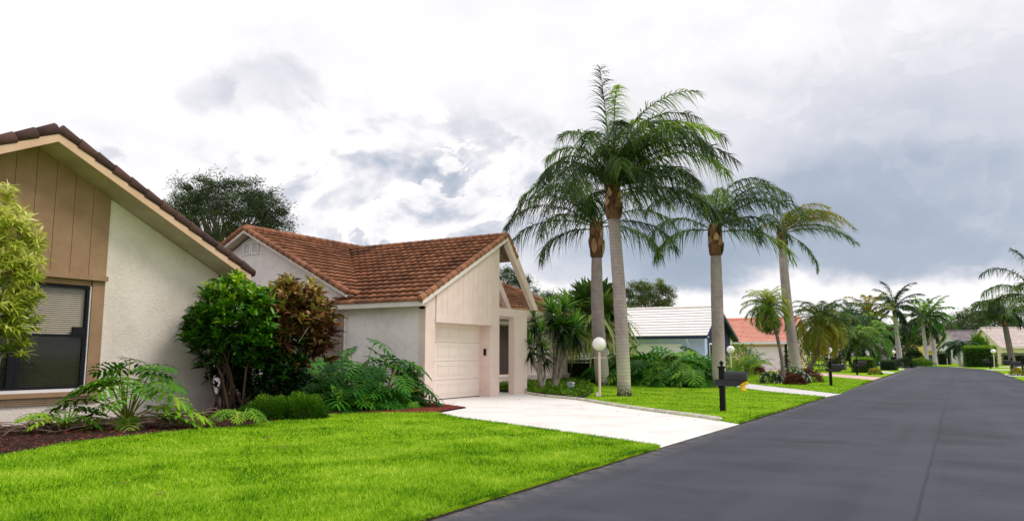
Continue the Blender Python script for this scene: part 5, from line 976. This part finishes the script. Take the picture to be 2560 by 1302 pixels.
philodendron(pb, [(p_, e_, q_ * .92, z_ * 1.2, t_) for (p_, e_, q_, z_, t_) in [(95, 86, 1.35, .46, .35), (60, 78, 1.15, .52, .5), (150, 76, 1.15, .52, .6), (20, 70, 1.10, .54, .5), (200, 68, 1.05, .54, .6), (-40, 72, .98, .50, .6), (-100, 76, .90, .50, .7), (240, 74, .95, .50, .7), (170, 80, 1.2, .48, .4), (10, 80, 1.2, .48, .45), (0, 52, .95, .56, .75), (8, 30, .85, .70, .8), (-12, 18, .75, .62, .7), (182, 38, .95, .60, .7), (190, 16, .62, .54, .85), (172, 50, .60, .44, .6), (205, 2, .66, .50, .8), (25, 40, .6, .5, .5), (-60, 30, .3, .36, .8), (-80, 60, .8, .5, .7), (-130, 66, .9, .5, .6), (200, 50, 1.0, .5, .6), (-20, 60, 1.0, .52, .6)]], 'big split leaf philodendron standing alone against the white wall by the window', 151, 'philo_bright', wide=.19, sagm=.55, zr=(-.35, .12))
mb = MB(); mb.tube([(pb[0] + .05, pb[1] - .02, .02), (pb[0] + .18, pb[1] + .05, .05), (pb[0] + .34, pb[1] + .1, .05)], [.07, .085, .05], 10, True, .5, .15, rng); tag(mb.build('root_stump', 'root', None, True), 'fat ringed stem base lying at the foot of the big philodendron', 'root')
pb2 = (at(610, 10.2), 10.2, .05)
philodendron(pb2, [(p, e, .34, .30, t) for p, e, t in ((20, 55, .5), (75, 60, .4), (140, 55, .6), (180, 40, .7), (210, 50, .7), (-30, 45, .7), (-80, 45, .8), (250, 50, .6), (0, 25, .7), (200, 20, .8))], 'small philodendron at the foot of the green bush', 152, 'philo_bright')
pq = (*Gp(165, 1082), .05)
philodendron(pq, [(p, e, .42, .40, t) for p, e, t in ((170, 35, .7), (190, 20, .85), (150, 55, .5), (100, 70, .4), (20, 60, .5), (215, 40, .8), (-60, 50, .6), (250, 30, .9), (0, 35, .6), (60, 55, .4))], 'low philodendron under the window left of the big one, spilling over the mulch', 154, 'philo_bright', wide=.2, sagm=.6, zr=(-.5, .1))
pb3 = (at(500, 9.6), 9.6, .05)
philodendron(pb3, [(p, e, .14, .17, t) for p, e, t in ((20, 45, .8), (120, 50, .7), (200, 40, .9), (-60, 35, .8), (60, 60, .8))], 'tiny young philodendron at the lawn edge by the roots', 153, 'philo_bright')
def philo_clump(px, Y, n, pet, size, label, seed, mt='philo', el=(10, 75), group='philodendrons massed beside the driveway', z=0.0, wide=.18):
    rng = np.random.default_rng(seed); lv = [(i * 137.5 + rng.uniform(-15, 15), el[0] + (el[1] - el[0]) * ((i + .5) / n), pet * rng.uniform(.75, 1.15), size * rng.uniform(.8, 1.15), np.clip(.15 + .5 * rng.random() + (.15 if i > n * .7 else 0), 0, 1)) for i in range(n)]
    philodendron((at(px, Y), Y, z), lv, label, seed, mt, group, wide=wide)
for px, Y, n, pet, sz, lb in [(770, 15.0, 26, .80, .60, 'philodendron at the left end of the mass beside the garage'), (840, 14.6, 24, .62, .58, 'philodendron low in front, left of the middle of the garage side mass'), (885, 16.0, 30, 1.75, .72, 'tallest philodendron of the mass beside the garage wall'), (905, 14.9, 24, .62, .58, 'philodendron low in front, in the middle of the garage side mass'),
                              (955, 16.4, 28, 1.45, .66, 'philodendron right of the tallest one by the garage wall'), (950, 15.4, 24, .62, .52, 'philodendron low in front, right of the middle of the garage side mass'), (995, 16.6, 22, .62, .50, 'philodendron nearest the garage corner'), (815, 16.6, 26, 1.2, .65, 'philodendron at the back against the shaded side wall by the cordyline')]:
    philo_clump(px, Y, n, pet, sz, lb, int(px * 3 + Y * 10))
philo_clump(1035, 16.0, 12, .22, .28, 'small yellowish philodendron spilling onto the red mulch', 190, 'philo_bright', (5, 50))
# tropical mass between lawn and the blue house
k = 0
for px, Y, n, pet, sz in [(1540, 34.5, 26, 1.15, .8), (1590, 34, 26, 1.3, .85), (1635, 33.5, 26, 1.1, .8), (1675, 34.5, 26, 1.25, .85), (1715, 33.5, 26, 1.0, .8), (1755, 34.5, 26, 1.15, .85), (1610, 35.6, 22, 1.5, .85), (1690, 36, 22, 1.45, .85), (1560, 33, 16, .6, .7), (1655, 32.6, 16, .6, .7), (1735, 32.6, 18, .6, .7)]:
    nm = ['philodendron at the left end of the wide mass behind the lawn', 'tall philodendron right of the thick palm trunk', 'philodendron left of the middle of the wide mass behind the lawn', 'philodendron in the middle of the wide mass before the blue house', 'philodendron right of the middle of the wide mass behind the lawn', 'philodendron at the right end of the wide mass, touching the third palm trunk', 'philodendron reaching highest at the back, in front of the white garage door', 'philodendron at the back below the navy eave', 'low philodendron at the lawn edge right of the thick palm trunk', 'low philodendron at the lawn edge in the middle of the wide mass', 'low philodendron at the lawn edge near the third palm trunk'][k]
    philo_clump(px, Y, int(n * 1.1), pet * 1.12, sz * 1.15, nm, 200 + k, 'philo_bright' if k % 3 else 'philo', (5, 82), 'philodendrons massed before the blue house', wide=.19); k += 1
bush(at(1640, 36.8), 36.8, 2.2, 1.3, 'dark leafy shrub filling the back of the wide mass before the blue house', 221, 'hedge', 6000, .16, 0, lw=.35)
bush(at(1725, 36.2), 36.2, 1.6, 1.1, 'dark leafy shrub at the back right of the wide mass before the blue house', 222, 'hedge', 5000, .16, 0, lw=.35)
bush(at(1700, 33.9), 33.9, .7, 1.1, 'yellow green variegated shrub inside the wide mass before the blue house', 223, 'areca', 2200, .16, 0, lw=.35)
# areca / feathery shrub between palm C and the coral house
def areca(px, Y, n, L, seed, label, mt='areca', lf=.35):
    rng = np.random.default_rng(seed); x = at(px, Y); root = thing('areca_palm', (x, Y, 0), label, 'palm tree'); mb = MB()
    for i in range(n): frond(mb, (x + rng.normal(0, .25), Y + rng.normal(0, .25), .1), rng.uniform(0, 6.28), R(rng.uniform(45, 88)), L * rng.uniform(.7, 1.1), R(rng.uniform(50, 110)), lf, 30, rng, .35, .2, None, .018, (.2, 1.0), .035, 0, .3)
    mb.build('fronds', mt, root)
areca(1842, 48, 26, 2.3, 231, 'feathery yellow green palm shrub by the white driveway'); areca(1870, 52, 18, 2.2, 232, 'feathery shrub with arching fronds before the white garage door')

# ground cover, roots, litter
rng = np.random.default_rng(5); mb = MB(); n = 9000; q = rng.uniform((-17.4, 21.5), (-10, 36), (n * 3, 2)); q = q[inpoly(q, BED2)][:n]; n = len(q)
leaves(mb, np.column_stack([q, rng.uniform(.04, .16, n) + .14 * np.abs(np.sin(q[:, 0] * 2.1) * np.sin(q[:, 1] * 1.7))]), rnd_dirs(rng, n, 0, 1), rng.uniform(.10, .34, n), .026, .5, 3, 'strap', rng.random(n), rng, roll=1)
tag(mb.build('ground_cover', 'hedge_bright'), 'tangled low dark ground cover beneath the yuccas', 'ground cover', kind='stuff')
mb = MB(); n = 7000; q = rng.uniform((-15, 2), (-11.2, 18), (n * 4, 2)); MB_ = MUL + [(-11.4, 16.95), (-13.9, 18.35), (-30, 18.35), (-30, -10)]; q = q[inpoly(q, MB_)][:n]; n = len(q)
leaves(mb, np.column_stack([q, rng.uniform(.035, .06, n)]), rnd_dirs(rng, n, -.1, .25), rng.uniform(.03, .08, n), .018, 0, 1, 'blade', rng.random(n), rng, roll=1)
M['chips'] = tintmat('chips', [lin(58, 30, 24), lin(110, 54, 40), lin(156, 84, 62)], .95, .3)
tag(mb.build('bark_chips', 'chips'), 'loose reddish bark chips strewn over the planting beds', 'mulch', kind='stuff')
def aerial_roots(label, x0, x1, y0, y1, n, seed, zmax=.22):
    rng = np.random.default_rng(seed); mb = MB()
    for i in range(n):
        a = np.array([rng.uniform(x0, x1), rng.uniform(y0, y1), .05]); d = unit([rng.normal(0, .35), rng.choice([-1, 1]), 0]); L = rng.uniform(.5, 1.6); h = rng.uniform(.04, zmax); pts = [a + d * L * t + np.array([rng.normal(0, .04), rng.normal(0, .04), h * math.sin(math.pi * t) + rng.normal(0, .012)]) for t in np.linspace(0, 1, 9)]; pts = smooth_poly([tuple(q) for q in pts], 3); mb.tube(pts, rng.uniform(.006, .016), 5, True, rng.random())
    return tag(mb.build('aerial_roots', 'root', None, True), label, 'roots')
aerial_roots('tangle of brown aerial roots under the window at the left', -15.2, -13.6, 6.0, 8.0, 26, 7, .22)
aerial_roots('dark tangle of aerial roots between the big philodendron and the green bush', -14.6, -13.0, 8.9, 10.6, 30, 8, .22)
def dead(loc, L, label, seed):
    rng = np.random.default_rng(seed); mb = MB(); a = rng.uniform(0, 3.14); d = np.array([math.cos(a), math.sin(a), .12]); p = np.array([loc[0], loc[1], .075]); leaves(mb, [p, p + [.02, .03, .01], p - [.01, .02, 0]], [d, d + [.1, .15, .05], d - [.12, .1, 0]], [L, L * .8, L * .7], [.045, .03, .03], .08, 4, 'lance', [.2, .6, .8]); tag(mb.build('fallen_leaf', 'dead_leaf', None, loc=(loc[0], loc[1], 0)), label, 'leaf', 'brown leaves fallen on the near lawn')
dead(Gp(655, 1108), .22, 'curled brown dead leaf on the lawn, the upper of two close together', 1); dead(Gp(690, 1130), .22, 'curled brown dead leaf on the lawn, the lower of two close together', 2); dead(Gp(290, 1225), .14, 'reddish dead leaf standing in the grass near the bottom left', 3); dead(Gp(400, 1255), .06, 'tiny tan dead leaf in the grass near the bottom left', 4)
mb = MB(); rng = np.random.default_rng(9)
for (x, y) in [(1330, 1010), (1455, 1016), (1462, 1022), (1540, 1030), (1586, 1036), (1600, 1040), (1730, 1052), (1300, 1000), (1244, 1008), (1130, 1010), (1700, 1046), (1350, 1018), (1135, 1017), (1665, 1050)]:
    p = Gp(x, y); a = rng.uniform(0, 3.14); leaves(mb, [(p[0], p[1], .022)], [(math.cos(a), math.sin(a), .05)], rng.uniform(.08, .2), .03, 0, 3, 'lance', [rng.random()])
tag(mb.build('leaf_litter', 'dead_leaf'), 'scattered small dry leaves on the near white driveway', 'leaf litter', kind='stuff')
print('objects', len(bpy.data.objects))
